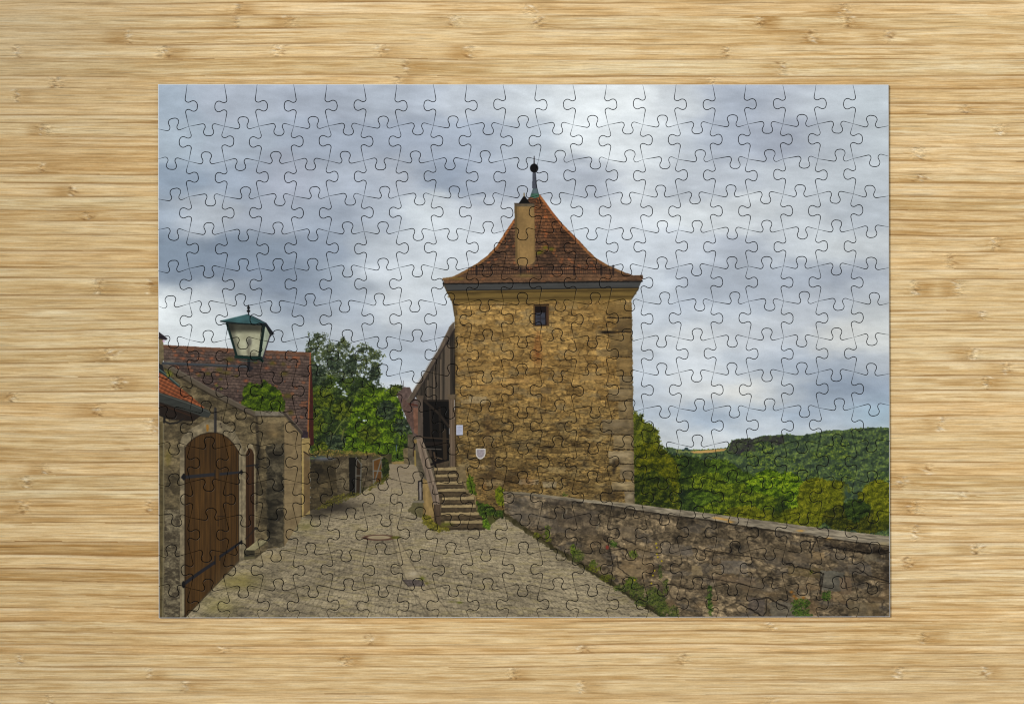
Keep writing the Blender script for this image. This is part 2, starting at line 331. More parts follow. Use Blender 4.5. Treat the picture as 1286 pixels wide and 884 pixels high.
    poly([(505,727),(531,727.5),(534,735.5),(513,736)], (82,73,67), .3, 2, .3, 2, 1); line([(505,727),(513,736)], .9, (40,34,30), .8); blob(530,726,4,2.5,(88,92,24),.9); blob(536,732,3,2,(96,92,34),.7)
    blob(577,756,4,1.6,(92,96,30),.8); blob(567,755,5,1.2,(96,92,40),.6)
    # ---- barn with the tiled roof
    roof = [(204,433),(250,435.5),(330,439.5),(389.5,442.5),(386,549),(378,549),(358,523),(318,519),(206,458)]
    r = box(roof); m = pmask(r, roof, .5)
    tiles(r, m, 5.0, 3.7, (64,51,46), (98,80,70), (120,78,56), 31, U=r.X-.06*r.Y, V=r.Y-.05*r.X, p2=.11, scal=.22)
    r2 = Reg(204,432,392,452); rd = (r2.Y-433)-(r2.X-204)*.0515
    r2.put(mix3((92,62,46),(128,84,56), fbm(r2.X, r2.Y, 5, 3, 3, 33)), pmask(r2, roof)*sst(9, 2, rd+3*fbm(r2.X, r2.Y, 6, 6, 2, 34))*.8)
    for (x, y, a, b) in [(289,451,6,3.5),(275,464,5,3),(261,469,4,2.6),(284,468,7,2.6),(260,459,4,2),(342,456,4.5,3),(356,457,3,2.4),(361,497,6,3.4),(357,469,5,3),(365,518,4,3.4),(321,455,3,1.8),(277,476,3,1.8),(297,472,3,2),(250,471,3,2)]: blob(x, y, a, b, (78,70,26), .9)
    for (x, y) in [(256,464),(266,450),(298,436+12),(309,478),(335,462),(230,450),(221,446),(300,454),(371,449)]: blob(x, y, 3.4, 2., (140,80,52), .9)
    line([(389.8,443),(386.5,549)], 1.6, (150,86,56), .9); poly([(390.3,443),(393.2,500),(394,558),(389.3,560),(388,549)], (56,24,20), .2, 2, .2)
    poly([(378,540),(386.5,542),(387,550),(378,549.5)], (44,34,40), .3, 5, .3)
    poly([(378,550),(389.5,550),(389.5,645),(378,650)], (142,122,76), .3, 3, .15); poly([(381.8,566),(389.3,571),(389.4,640),(381.8,647)], (96,78,50), .2, 3, .15); line([(381.5,567),(389.5,572)], 1.4, (34,26,18), .9)
    line([(379.8,562),(379.5,646)], 1.5, (164,140,82), .6)
    # garden wall and gates down the alley
    r, m = poly([(389.5,577),(421,572),(438,570),(440,622),(425,629),(389.5,641)], (62,54,38), .6, 22, .2)
    masonry(r, m, 11, 6, (86,74,50), (44,38,26), (34,28,20), 23); r.mul(1-.25*sst(610, 590, r.Y)*sst(425, 415, r.X), m)
    blob(405,575,18,3.5,(92,96,104),.8); line([(390,573.5),(420,572)], 1.6, (54,58,60), .8)
    r, m = poly([(421,573),(424,570),(437,570),(440,576),(440,618),(424,624)], (84,74,54), .5, 24, .2); masonry(r, m, 8, 6, (108,96,72), (58,50,36), (40,34,24), 25)
    poly([(438,574),(447,574),(447,622),(439,623)], (18,16,12), .3, 2, .2)
    r, m = poly([(453,571),(468,569),(469,609),(455,612)], (86,76,56), .4, 26, .2); masonry(r, m, 7, 5, (102,90,68), (58,50,36), (40,34,24), 27)
    poly([(446.5,576),(448,573.5),(454,582),(453,620),(446,624)], (44,34,22), .2, 3, .2)
    for a in ([(447.3,574),(446.6,624)], [(453.6,582),(452.4,620)], [(448,597),(453.5,597)], [(447.5,575),(454,583)], [(447,622),(453,618)]): line(a, 1.5, (92,90,82), .9)
    poly([(467.5,577),(480,573),(480.5,606),(468,610)], (84,56,26), .2, 3, .2)
    for a in ([(468.6,578),(469,609)], [(480,574),(479.6,606)], [(468.5,578),(480,573.8)], [(468.8,608.6),(479.8,605)], [(468.6,591),(479.8,591)], [(479,576),(470,607)]): line(a, 1.6, (100,100,94), .9)
    crown([(480,606),(480,577),(484,574),(488,580),(489,592),(486,600)], (12,20,8), (28,40,12), (56,72,22), .9, 1, .9, 5, 1.2, 0, 182)
    crown([(392,642),(420,622),(440,618),(455,620),(470,606),(486,596),(490,600),(470,612),(448,622),(425,632)], (40,44,14), (74,76,26), (106,106,40), .55, .9, .3, 5, 2, .3, 183)
    crown([(388,572),(400,564),(440,566),(470,568),(484,574),(470,572),(440,571),(420,574)], (70,66,34), (104,94,50), (132,118,66), .5, .9, .4, 5, 2, .3, 184)
    # bush over the wall
    crown([(304,510),(306,488),(314,481),(328,484),(331,477),(338,482),(350,490),(357,504),(357,517),(330,519),(306,517)], (18,32,4), (46,70,8), (86,112,18), 1.3, 1.05, .95, 7, 2.2, 0, 185)
    # ---- gate wall on the left
    wall = [(196,440),(206,456),(225,468),(262,489),(320.5,518.5),(358,519),(379,543),(379,650),(357,686),(336,689),(321,701),(302,703),(232,776),(196,778)]
    r = box(wall); m = pmask(r, wall, .4)
    masonry(r, m, 13, 9, (108,95,68), (62,54,38), (46,39,27), 41, warp=.6, jit=.95, mstr=.3, grain=1.0)
    n = fbm(r.X, r.Y, 20, 12, 4, 44); r.mul(.72+.56*n, m)
    wR = Reg(356,520,380,690); wR.put(mix3((112,94,66),(146,126,90), fbm(wR.X, wR.Y, 5, 9, 3, 46)), pmask(wR, [(357,524),(378,545),(378,652),(357,686)])*.75)
    dk = Reg(320,518,358,692); dm = pmask(dk, [(334,560),(356,556),(356,686),(336,688)], 2., 5)
    masonry(dk, dm, 14, 9, (84,76,58), (38,34,25), (26,22,17), 48, jit=.95, mstr=.3, warp=.9, grain=1.1); blob(338,606+32,8,30,(20,18,12),.55); blob(349,572,10,8,(36,32,24),.8); blob(345,545,10,6,(150,124,80),.55); blob(342,535,12,8,(128,108,76),.5)
    line([(322,519),(324,560),(323,600),(322,640)], 3.4, (38,32,24), .6, 3, .5); blob(325,570,3,26,(28,24,18),.7)
    for y in (558, 590, 608, 632, 650): line([(357,y),(378,y-1)], .9, (82,68,48), .5)
    # left margin strip of the wall
    poly([(196,528),(205,529),(206,640),(204,778),(196,778)], (78,68,42), .6, 5, .35, 3, 8, .8); line([(205.2,530),(205.6,640),(204.5,776)], 1.6, (118,110,84), .7); blob(211,575,4,10,(104,92,34),.7)
    for y in (560, 590, 612, 655, 690, 725, 752): line([(197,y),(204,y+.5)], 1.2, (44,36,20), .6)
    cr = Reg(206,640,228,776); masonry(cr, pmask(cr, [(207,610),(226,610),(228,772),(206,776)], .5), 9, 6, (118,108,84), (66,58,44), (40,34,26), 49, jit=1., warp=1.2, mstr=.5, grain=1.1)
    # coping and slanting eave shadow
    line([(206,458),(228,470),(262,490),(300,510),(321,520.5)], 5.5, (82,73,60), .95, 5., .15); line([(205,455.6),(230,468),(262,486.5),(300,506.5),(321,516.8)], 1.5, (104,96,82), .7); line([(207,462.5),(262,494.5),(320,523)], 1.3, (32,26,20), .6)
    poly([(320,515.5),(358,516.5),(360,522),(321,522)], (106,98,84), .3, 6, .2); line([(321,522.6),(359,522.8)], 1.3, (40,34,26), .8); line([(357,518),(379,544)], 4., (58,50,42), .95, 3.6); line([(358,516.8),(380,542)], 1., (112,100,84), .7)
    for a in ([(233,470),(231,468),(229,472)],): pass
    blob(213,469,3.4,3,(88,96,28),1.2); blob(272,484,2.,1.6,(92,96,34),1.); blob(278,488,2.,1.6,(92,96,34),1.); blob(212,455,6,2.4,(118,112,92),.8)
    # upper left gable
    poly([(196,423),(205,425),(206,452),(196,462)], (104,92,66), .4, 8, .3); poly([(196,415),(198,415.5),(210.5,425),(209,427),(196,425)], (38,32,36), .1, 3, .1); line([(205,428),(206,428.5)], 2.2, (196,150,190), .7)
    poly([(196,455),(204,458),(206,466),(214,474),(196,466)], (28,30,30), .4, 2, .2)
    # low tiled eave with gutter
    eave = [(196,466),(206,470),(224,485),(240,497),(257,512),(250,513),(196,492)]
    r = box(eave); m = pmask(r, eave, .2)
    u = (r.X-196)*.80+(r.Y-466)*-.62; v = (r.X-196)*.58+(r.Y-466)*.80; vv = (r.Y-466)-(r.X-196)*.5
    rowf = (vv/4.6) % 1.; lat = ((r.X*.9+r.Y*.5)/5.2) % 1.
    c = mix3((92,48,28), (158,90,54), np.clip(.15+.8*(1-np.abs(lat-.5)*1.4)*fbm(r.X, r.Y, 8, 8, 3, 52)*1.5, 0, 1))
    c = c*(1-.6*sst(.68, .95, rowf))[..., None]; r.put(np.clip(c, 0, 1), m)
    line([(196,462),(208,471),(225,485)], 2.6, (38,48,46), .95); line([(198,462),(209,470),(225,483.6)], .9, (96,124,116), .8)
    poly([(196,491),(236,504),(262,515),(265,519),(262,524),(252,523),(196,504)], (48,50,46), .2, 3, .15, 12, 2); line([(196,492.6),(236,506),(264,517.5)], 1.2, (86,86,78), .7)
    poly([(196,503),(252,522),(243,529),(210,526),(196,520)], (30,22,16), .3, 3, .2); line([(196,506),(240,522)], 1.2, (58,34,18), .7)
    line([(206,523),(207,529),(213,531.5),(222,531),(230,526)], 1.8, (22,20,18), .95); line([(209,521),(213,528),(220,527),(223,521)], 1., (40,34,28), .7); line([(206.5,523),(206,530)], 2.6, (20,18,16), .9)
    # arched gate
    arch = [(226,776),(226,556)]+[(229,548),(236,541),(247,534),(262,526),(276,528),(290,536),(298,547),(304,560),(306,566),(308,572),(308,702),(300,706)]
    r, m = poly(arch, (114,103,80), .5, 9, .3, 6, 6); r.mul(.86+.3*fbm(r.X, r.Y, 3, 3, 3, 55), m)
    line([(303.6,570),(303.8,698)], 1.1, (78,68,54), .6); line([(300.6,572),(300.6,700)], 1.2, (160,150,124), .5)
    for a in ([(231,562),(226,561)], [(243,549),(237,541)], [(292,553),(297,546)], [(286,545),(291,538)]): line(a, 1., (74,66,50), .7)
    door = [(232,774),(232,564),(236,557),(243,550.5),(252,545.5),(262,543.2),(271,543),(279,545),(286,549.5),(293,556.5),(299.6,567),(300,703)]
    r = box(door); m = pmask(r, door)
    planks(r, m, (46,30,11), (86,59,25), 6.6, 57, line_s=.28); r.mul(.8+.3*fbm(r.X, r.Y, 22, 40, 3, 58), m)
    line(door[1:], 1.3, (34,24,14), .75); r.put(col((84,70,50)), m*sst(30, 0, np.abs((r.Y-774)+(r.X-232)*1.045)*1.2)*.35*sst(255, 285, r.X))
    line([(229.5,599),(268,595.5)], 4.2, (34,34,38), .95); line([(277,595),(303.5,592.5)], 3.6, (34,34,38), .95, 2.8); ell(231,598.5,2.4,4.2,(16,15,16)); ell(303.3,592.6,1.6,3,(20,18,18)); line([(270,590),(270,600)], 1.4, (26,22,20), .9); line([(275.5,590),(275.5,602)], 1.4, (44,34,24), .8)
    line([(230.5,733),(250,719),(269,706)], 4.2, (26,26,32), .95, 3.8); line([(277,698),(291,688.5),(303,680)], 3.4, (24,24,30), .95, 2.8); ell(230.6,733.5,2.2,4.4,(12,12,13)); ell(303.2,680.5,1.4,2.8,(16,15,16)); line([(270,698),(270,708)], 1.5, (20,18,20), .9); line([(276.5,697),(276,703)], 1.4, (20,18,20), .8)
    line([(273.5,648),(282,648)], 1.3, (34,22,10), .8); line([(274,650),(274,660)], 1.3, (36,24,12), .8)
    line([(232.3,560),(232.3,774)], 1.4, (24,17,10), .7); line([(232,775),(300,704)], 1.2, (48,38,24), .8); line([(230,772),(229.6,740)], 2.2, (150,142,112), .5)
    # drain pipe, little number plate
    line([(270.4,513),(270.4,541.5)], 3.4, (36,34,34), .95); line([(269.6,513),(269.6,541)], .8, (70,68,66), .6); poly([(259,533),(262,532.6),(262,541),(259.4,542)], (140,98,36), .1)
    for y in (524, 527, 532, 536): ell(276+(y % 3), y, 1, 1.4, (40,32,26), .7)
    # pointed side door
    poly([(307,700),(307,570),(309,562),(313,556),(317,558),(320.5,566),(321,684)], (120,108,84), .4, 5, .3)
    d2 = [(308.6,690),(308.6,570),(311,565),(313.6,562),(317,565),(319.2,571),(319.4,684)]
    r = box(d2); m = pmask(r, d2); planks(r, m, (38,24,12), (66,42,22), 5.2, 59, line_s=.4)
    line([(310,585),(324,583)], 2.2, (26,24,24), .9); line([(309,676),(321,663)], 2., (30,24,20), .6); line([(320.3,572),(320.3,664)], 1., (140,128,98), .7); ell(322,585,2,3,(24,22,20),.8); ell(321.5,663,2.4,2,(22,20,18),.8)
    poly([(306.5,690),(322,681),(335,677),(335,682),(320.5,691),(320,701),(306.5,702)], (76,70,48), .4, 5, .25); poly([(308,690),(322,679),(335,676.5),(334,680),(320,690.5)], (132,124,92), .3, 6, .2); poly([(307,691),(320,691),(320,698),(307,699)], (36,32,24), .4, 5, .3, 4, 4, .7)
    # ---- street lantern on its arm
    line([(204.5,456),(250,458),(313,460.5)], 3.0, (52,56,60), .95, 2.6); line([(206,454.9),(312,459.4)], .8, (92,98,104), .6)
    line([(312.4,449),(312.6,465)], 3.6, (20,20,22), .97); line([(313.4,462),(315.6,462.5)], 4.4, (30,30,34), .9)
    body = [(284.5,405),(332,407),(343,419),(338,425),(329.6,454),(325,452),(297,449)]
    poly(body, (22,28,26), .05, 2, .1)
    g1 = [(286.8,406.5),(329.6,408.5),(324.2,447),(298.4,446)]; r = box(g1); m = pmask(r, g1)
    c = mix3((186,186,158), (138,136,110), fbm(r.X, r.Y, 9, 9, 3, 61)); c = c*(1-.62*sst(421, 413, r.Y+.6*fbm(r.X, r.Y, 3, 3, 2, 5)))[..., None]
    c = c*(1-.35*sst(299, 293, r.X-(r.Y-420)*.25))[..., None]; r.put(c, m)
    blob(313,430,3,6,(84,82,72),1.2); ell(313.4,429,2.6,4,(100,98,88),.7,.5); blob(312,441,3,6,(96,92,76),.8); blob(318,444.6,5,2.5,(84,80,66),.7); line([(312.5,434),(312.3,447)], 2., (112,108,92), .7)
    g2 = [(333.4,409.5),(339,420.5),(330.6,449),(327.6,447)]; poly(g2, (140,148,128), .05, 3, .2, 3, 8); line([(333,411),(327.6,447)], 1.3, (190,196,182), .4)
    line([(284.8,406),(297.2,447.5)], 2.4, (10,30,26), .97); line([(331.6,408),(325.8,449)], 3., (10,26,22), .97); line([(339.6,420),(329.4,452)], 1.4, (40,34,46), .9)
    line([(296,448),(326,450),(329.5,453)], 3.6, (12,38,32), .97); line([(300,452.6),(322,453.6)], 1.2, (30,60,54), .7)
    poly([(276.5,402.6),(284,401),(310,394.6),(318,397),(333.5,405.4),(333,407.5),(300,405.5),(282,404.8)], (54,86,88), .05, 3, .16, 10, 4)
    poly([(310.5,394.6),(318,397),(334.6,405.6),(344.8,419.6),(341.5,419.6),(331.5,408),(322,404)], (20,22,28), .05, 3, .1); poly([(311,395),(318,397.6),(334,406.2),(322,404.6),(314,400)], (46,76,78), .05, 3, .1)
    line([(277,403.4),(300,406.2),(333,408)], 1.5, (10,20,20), .9); line([(281,401.9),(309,395)], .8, (120,152,150), .5)
    line([(312,383.4),(312.2,395)], 1.4, (10,10,12), .97); ell(312.1,386.6,1.9,1.7,(12,12,14)); ell(312.1,390.6,2.2,1.8,(14,12,14))

    # ---- the tower
    far_h = [(498,495),(507,485.8),(515,486.2),(520,500),(534,503),(536,542),(529,550),(520,548),(505,512)]
    r, m = poly(far_h, (88,72,66), .4, 5, .25, 3, 3); line([(506.6,478),(506.8,487)], .7, (70,64,66), .8); poly([(505,500),(512,503),(520,505),(520,540),(512,530),(506,512)], (84,64,56), .3, 6, .25, 2, 2)
    poly([(519,512),(525,512),(525,546),(520,543)], (108,76,60), .4, 6, .25, 4, 4); poly([(531,518),(536,520),(536,541),(530.5,547)], (92,64,56), .4, 6, .25, 4, 4)
    face = [(568.5,378),(571,398),(571,600),(582,606),(600,640),(640,640),(640,620),(797,634),(795,510),(793,374),(700,370)]
    r = box(face); m = pmask(r, face)
    X_, Y_ = r.X, r.Y
    masonry(r, m, 17, 7.2, (170,136,78), (116,89,47), (66,49,26), 81, warp=.34, jit=.62, mw=.085, mstr=.85, grain=.55); f1 = fbm(X_, Y_, 4.5, 2.6, 3, 87)-.5; f2 = fbm(X_, Y_, 2.2, 1.6, 2, 88)-.5; r.mul(1+.55*f1+.28*f2, m); r.put(col((120,112,92)), m*sst(.56, .72, fbm(X_, Y_, 15, 7, 3, 89))*.30)
    s1 = fbm(X_, Y_, 11, 2.6, 4, 82); s2 = fbm(X_+Y_*.2, Y_, 34, 22, 3, 83); s3 = fbm(X_, Y_, 5, 1.7, 3, 84)
    low = sst(470, 560, Y_)
    r.mul(1+(.06+.22*low)*(s1-.5)+.22*(s2-.5)+.5*(s3-.5)*(.4+low), m)
    r.put(col((44,34,20)), m*sst(.60, .70, s1+.12*low)*(.03+.34*low))
    r.put(col((152,124,74)), m*sst(.56, .66, fbm(X_, Y_, 12, 5.5, 4, 86))*.42)
    r.mul(np.stack([1-.13*low, 1-.11*low, 1-.10*low], -1), m)
    for (x, y, w, h, c, a) in [(600,404,20,6,(170,142,92),.5),(617,426,20,8,(128,104,66),.5),(586,440,24,9,(160,134,86),.35),(585,451,14,6,(96,78,52),.5),(600,502,22,9,(160,142,108),.6),(585,504,14,6,(148,130,96),.55),(618,486,36,6,(172,132,74),.4),(650,478,30,6,(176,138,84),.4),(735,393,22,7,(168,134,78),.5),(740,420,18,8,(150,120,70),.5),(762,443,26,9,(134,112,74),.7),(742,474,26,6,(150,120,72),.6),(757,474,20,6,(140,110,64),.5),(686,490,14,8,(90,74,52),.6),(700,590,22,8,(170,146,96),.5),(620,606,26,8,(168,148,110),.5),(664,605,26,7,(150,136,110),.7),(690,608,18,8,(150,136,108),.6),(610,586,22,5,(166,142,98),.5),(583,585,14,5,(150,132,92),.5),(650,622,40,6,(150,130,96),.5),(730,570,26,5,(150,122,72),.5)]:
        poly([(x-w/2,y-h/2),(x+w/2,y-h/2+.4),(x+w/2-.6,y+h/2),(x-w/2+.5,y+h/2-.3)], c, .9, int(x), .25, 5, 2.5, a)
    blob(675,444,6,14,(116,62,26),.7); blob(676,425,5,10,(120,66,30),.4); blob(640,600,22,12,(44,32,20),.55); blob(610,598,16,6,(60,46,28),.6); blob(612,540,5,26,(86,64,40),.5); blob(619,582,4,16,(64,50,34),.7); blob(664,604,8,6,(150,96,40),.4)
    for k in range(190):                                   # broken joints and deep chinks
        x = 575+R.rand()*205; y = 385+(R.rand()**.7)*240; L = 4+R.rand()*15
        if y > 612+(x-640)*.09: continue
        wline([(x,y),(x+L*.5,y+R.randn()*.8),(x+L,y+R.randn()*1.0)], .8+R.rand()*.8, (46,34,18), .35+.45*R.rand(), .6, .6, 1.)
    for k in range(26):
        x = 600+R.rand()*170; y = 500+R.rand()*105; blob(x, y, 3+R.rand()*6, 1+R.rand()*1.6, (38,28,16), .55)
    pit = fbm(X_, Y_, 2.6, 1.3, 3, 189); r.put(col((40,32,18)), m*sst(.63, .72, pit)*(.18+.5*low))
    # corner stones on the right edge
    for (ya, yb, xl, c) in [(381,399,762,(116,92,52)),(400,417,774,(92,75,48)),(419,448,766,(112,92,58)),(450,472,774,(128,104,64)),(472,488,778,(104,90,66)),(488,503,764,(120,104,76)),(504,526,776,(126,108,76)),(526,545,756,(112,98,74)),(546,564,770,(140,122,88)),(566,582,764,(146,130,100)),(583,602,778,(120,106,82)),(604,616,768,(156,138,102)),(617,633,784,(130,118,96))]:
        xr = 793+(ya-374)*.0135
        c = tuple(v*.90 for v in c); rr, mm = poly([(xl,ya+.6),(xr+.6,ya),(xr+.6,yb),(xl+1,yb-.4)], c, 1.3, ya, .4, 6, 3, .72)
        wline([(xl+1,yb),(xr-.5,yb+.4)], 1.2+1.2*R.rand(), (34,26,16), .45+.4*R.rand(), None, .8, .8); blob((xl+xr)/2, ya+(yb-ya)*.35, (xr-xl)*.4, (yb-ya)*.2, tuple(min(255, v*1.22) for v in c), .8); line([(xl+1,ya+1.2),(xr,ya+.8)], .9, (176,154,112), .35)
    blob(763,417,9,1.8,(22,16,10),1.3); blob(777,412,12,2.6,(70,56,38),.6); line([(756,417.5),(792,416.5)], 1.6, (32,24,16), .6)
    blob(774,580,5,4,(30,24,16),1.); blob(771,590,3,7,(40,32,22),.8); blob(768,620,8,10,(34,28,20),.7); ell(775,580,2.6,3.6,(98,78,48),.6,.4)
    rr = Reg(786,372,800,634); rr.mul(1-.22*sst(788.5, 796, rr.X-(rr.Y-374)*.012), pmask(rr, face))
    rr = Reg(569,378,580,600); rr.mul(1-.3*sst(577, 571, rr.X), pmask(rr, face))
    # cornice and gutter board
    poly([(560,365),(802.5,361),(793.5,374.5),(793,376),(569,380),(567,378)], (98,79,40), .2, 5, .25, 18, 2)
    line([(561.5,368),(801,364.4)], 1.6, (60,46,22), .75); line([(563.5,372.5),(798,368.6)], 3., (112,91,48), .6); line([(566,376.4),(795,372.4)], 1.6, (66,50,24), .65); line([(568,380.4),(793,376.6)], 1.8, (118,96,50), .5); line([(569,383),(640,383),(671,381)], 1.6, (46,34,18), .6, rough=.6)
    for (x, w) in [(598,40),(660,46),(720,36),(770,34)]: poly([(x-w/2,379),(x+w/2,378.4),(x+w/2,384),(x-w/2,385)], (122,97,52), .6, x, .2, 8, 2, .5)
    poly([(556.4,355),(806.5,351.6),(802,361.6),(560.5,365.6)], (64,64,62), .05, 5, .12, 30, 3); line([(557,356.2),(806,352.8)], 2.6, (20,18,17), .95, rough=.3); line([(560.5,365),(802,361.2)], 1.1, (30,26,22), .9)
    line([(557,357),(568.5,380),(571,397)], 1.2, (70,56,34), .9); line([(802,362),(793.6,375)], 1.4, (58,46,28), .8)
    # roof
    roof = [(556.2,350),(567.5,348.4),(577,343.5),(585.7,338.6),(599.7,330.4),(612.3,320.8),(623.6,309),(632,295.5),(646,274.5),(655,262),(664,249),(667,246.5),(677,244.5),(685,254),(693.7,265.8),(706.3,281.4),(716,291),(725,300),(738,314),(748,323.8),(757,329.5),(764.8,333.6),(784.4,342),(795.6,345.8),(807,345.2),(807.6,350),(805,352.4),(680,354),(558,356)]
    r = box(roof); m = pmask(r, roof, .35)
    conv = (r.X-671)/np.maximum(r.Y-205, 12)*120
    tiles(r, m, 4.6, 4.05, (64,47,36), (114,82,58), (130,82,52), 91, U=conv, V=r.Y, scal=.16, p2=.10, gap=.66)
    warm = sst(335, 262, r.Y)*sst(640, 700, r.X+20*(fbm(r.X, r.Y, 20, 20, 3, 4)-.5)); r.mul(np.stack([1+.14*warm, 1-.0*warm, 1-.16*warm], -1), m)
    r.mul(1+.5*(fbm(r.X, r.Y, 14, 5, 4, 93)-.5), m)
    wide = sst(336, 346, r.Y); r.put(mix3((86,62,44),(140,104,70), fbm(r.X, r.Y, 5, 1.6, 3, 94)), m*wide*.45)
    for pts, off in (([(557,350.6),(568,349.2),(578,344.5),(586.5,340),(600.5,332),(613,322.4),(624.6,310.6),(633,297),(646,277)], 1), ([(677.5,246),(685,256),(693,267.4),(705.6,283),(724,301.6),(737,315.4),(747,325),(764,335),(784,343.4)], 2)):
        P2 = np.array(pts); seg = np.hypot(*np.diff(P2, axis=0).T); cum = np.concatenate([[0], np.cumsum(seg)])
        for d in np.arange(0, cum[-1], 4.2):
            x = np.interp(d, cum, P2[:, 0]); y = np.interp(d, cum, P2[:, 1]); x2 = np.interp(d+3.4, cum, P2[:, 0]); y2 = np.interp(d+3.4, cum, P2[:, 1])
            q = R.rand(); up = np.clip((350-y)/60, 0, 1)
            cc = (104+36*up+22*q, 76+6*up+20*q, 48+8*q); line([(x,y),(x2,y2)], 3.2, cc, .9, 2.6); line([(x2,y2-1),(x2+.4,y2+1.4)], .9, (60,34,22), .7)
    # snow guard
    for k in range(66):
        x = 592+k*2.66; line([(x,335.4),(x,344.6)], .75, (44,30,26), .6)
    for y in (335.6, 339.6, 344.4): line([(588,y+.8),(640,y),(772,y-1.2)], .9, (34,24,22), .75)
    for (x) in (598.5, 654, 721, 755, 770): line([(x,333.6),(x,345.4)], 1.8, (26,20,20), .8)
    for (x, y) in [(679,316),(685,311),(693,313),(676,318)]: blob(x, y, 4, 2.4, (96,92,24), .9)
    blob(660,346,12,3,(128,112,60),.6); blob(575,350,9,2.4,(106,88,40),.8)
    # chimney
    ch = [(646,257),(671,257.4),(672.6,327),(668.6,331.6),(660,333.4),(650.5,333),(647.3,328)]
    r, m = poly(ch, (134,107,66), .1, 5, .14, 9, 20); r.mul(1-.26*sst(651, 648.6, r.X)-.2*sst(669.5, 672, r.X), m); line([(651.2,259),(652.2,330)], .8, (104,84,54), .6); r.mul(.93+.14*fbm(r.X, r.Y, 2, 2, 2, 8), m)
    poly([(645.8,255.2),(671,255.6),(671.4,259.4),(646,259.4)], (92,80,62), .1, 4, .2); line([(646,255.6),(671,256)], 1., (48,42,36), .8); poly([(651.4,255.6),(658.4,245.2),(665.4,255.2)], (10,8,8), .05, 2, .05); line([(658.2,243),(658.3,246.5)], 1.6, (120,104,70), .9)
    poly([(646,325),(673,325),(672,334),(660,337),(648,334)], (128,104,68), 1., 5, .2, 4, 3, .35)
    # finial
    poly([(665.6,247.5),(668,240.5),(669.6,236),(674.4,236),(676.6,243),(677.4,247.4),(671,249.2)], (74,88,92), .1, 4, .2); poly([(667,243.5),(676.5,243.5),(677,247.4),(671,249),(666.4,247.5)], (62,98,80), .1, 4, .25)
    poly([(668.9,217),(672.6,217),(674.4,237),(668.2,237)], (70,74,84), .05, 3, .12); line([(672.4,217),(673.8,236)], 1., (34,36,42), .8)
    line([(670.9,196.5),(670.8,206)], .9, (26,24,26), .95, 1.6); ell(670.8,211.4,5.2,5.6,(8,8,9),1,.08)
    # window
    poly([(670,382.6),(689.6,382.2),(690,410),(669.6,410.4)], (88,66,36), .3, 4, .2); poly([(671.6,384.6),(686.4,384.4),(686.6,408.4),(671.6,408.6)], (22,14,12), .1, 3, .1); poly([(686,385),(688.6,384.6),(688.8,408.6),(686.2,408.4)], (66,44,28), .1, 3, .15)
    poly([(672.4,392.8),(684.6,392.8),(684.8,407.6),(672.4,407.8)], (52,54,62), .1, 3, .2); line([(678.6,392),(678.6,408)], 1., (40,36,40), .9); line([(672,400),(685,400)], 1., (40,36,40), .9); line([(671,383),(689,382.6)], 1.8, (40,28,16), .9); line([(670,410.4),(690,410)], 1.2, (150,124,72), .6)
    # wooden stair annex
    inner = [(571,413),(521.8,497.5),(524,502),(571,502)]
    r = box(inner); m = pmask(r, inner); planks(r, m, (30,26,22), (76,67,56), 4.6, 95, line_s=.75); r.mul(.75+.5*fbm(r.X, r.Y, 3, 20, 3, 96), m)
    for (x0, y0) in [(524.5,497),(537.4,478),(545,467),(553.4,452),(562.4,436)]: line([(x0,y0),(x0,501)], 2.2 if x0 != 562.4 else 6.5, (104,90,74), .75)
    line([(571,448),(571,500)], 1.2, (28,22,18), .8)
    poly([(570.6,403.4),(571,412.4),(546,455),(522,496),(514.5,508),(510.4,503.5),(513,500),(530,473),(552,436),(564.6,410)], (84,73,61), .3, 5, .25, 3, 9); line([(571,413),(546,456),(516,507)], 1.6, (36,28,24), .85); line([(569,404),(551,436),(512,501)], .9, (134,122,108), .5)
    hole = [(530.5,502),(564,502),(564,590),(548,590),(530.5,552)]
    poly(hole, (12,10,8), .1, 3, .3, 5, 8); line([(528,503),(564,503)], 2., (34,28,22), .95)
    for a, w, c in (([(534,504),(552,520),(564,536)], 3., (44,36,28)), ([(540,512),(542,548)], 3, (34,28,22)), ([(552,512),(553,548)], 3, (32,26,20)), ([(532,549),(563,551)], 1.6, (60,48,36)), ([(533,563),(554,564)], 1.3, (86,80,72)), ([(536,557),(562,557)], 5, (30,23,18)), ([(558,540),(559,575)], 5, (50,40,28)), ([(545,568),(547,578)], 2.2, (76,60,44)), ([(540,566),(541,572)], 4, (56,46,36)), ([(541,583),(557,579)], 3.2, (14,10,9)), ([(548,574),(555,576)], 1.6, (88,72,54))): line(a, w, c, .85)
    poly([(548,582),(564,578),(564,590),(548,590)], (66,56,42), .4, 3, .3); line([(514,507),(524,509)], 2, (70,34,24), .8)
    poly([(525,498),(531,498),(531.4,551),(524.8,551)], (80,69,59), .15, 4, .2, 2, 20); poly([(523.6,496.6),(531.8,496.4),(531.6,500.6),(523.8,500.6)], (78,66,54), .2)
    poly([(563.6,500),(570.6,500),(571.6,586),(565.4,587)], (90,75,60), .15, 4, .22, 2, 20); poly([(562,495),(572,495),(571.6,501),(562.6,501)], (92,78,60), .2); line([(571.8,500),(572.4,586)], 1.1, (52,38,24), .8); line([(566.6,502),(567.4,586)], .8, (140,122,100), .5)
    # landing wall and steps
    poly([(545,587),(582,586),(584,604),(604,660),(552,662),(547,604)], (74,62,44), .4, 5, .3); poly([(566,586),(584,585),(586,602),(596,620),(600,640),(592,636),(582,606),(568,598)], (112,96,66), 1., 5, .3)
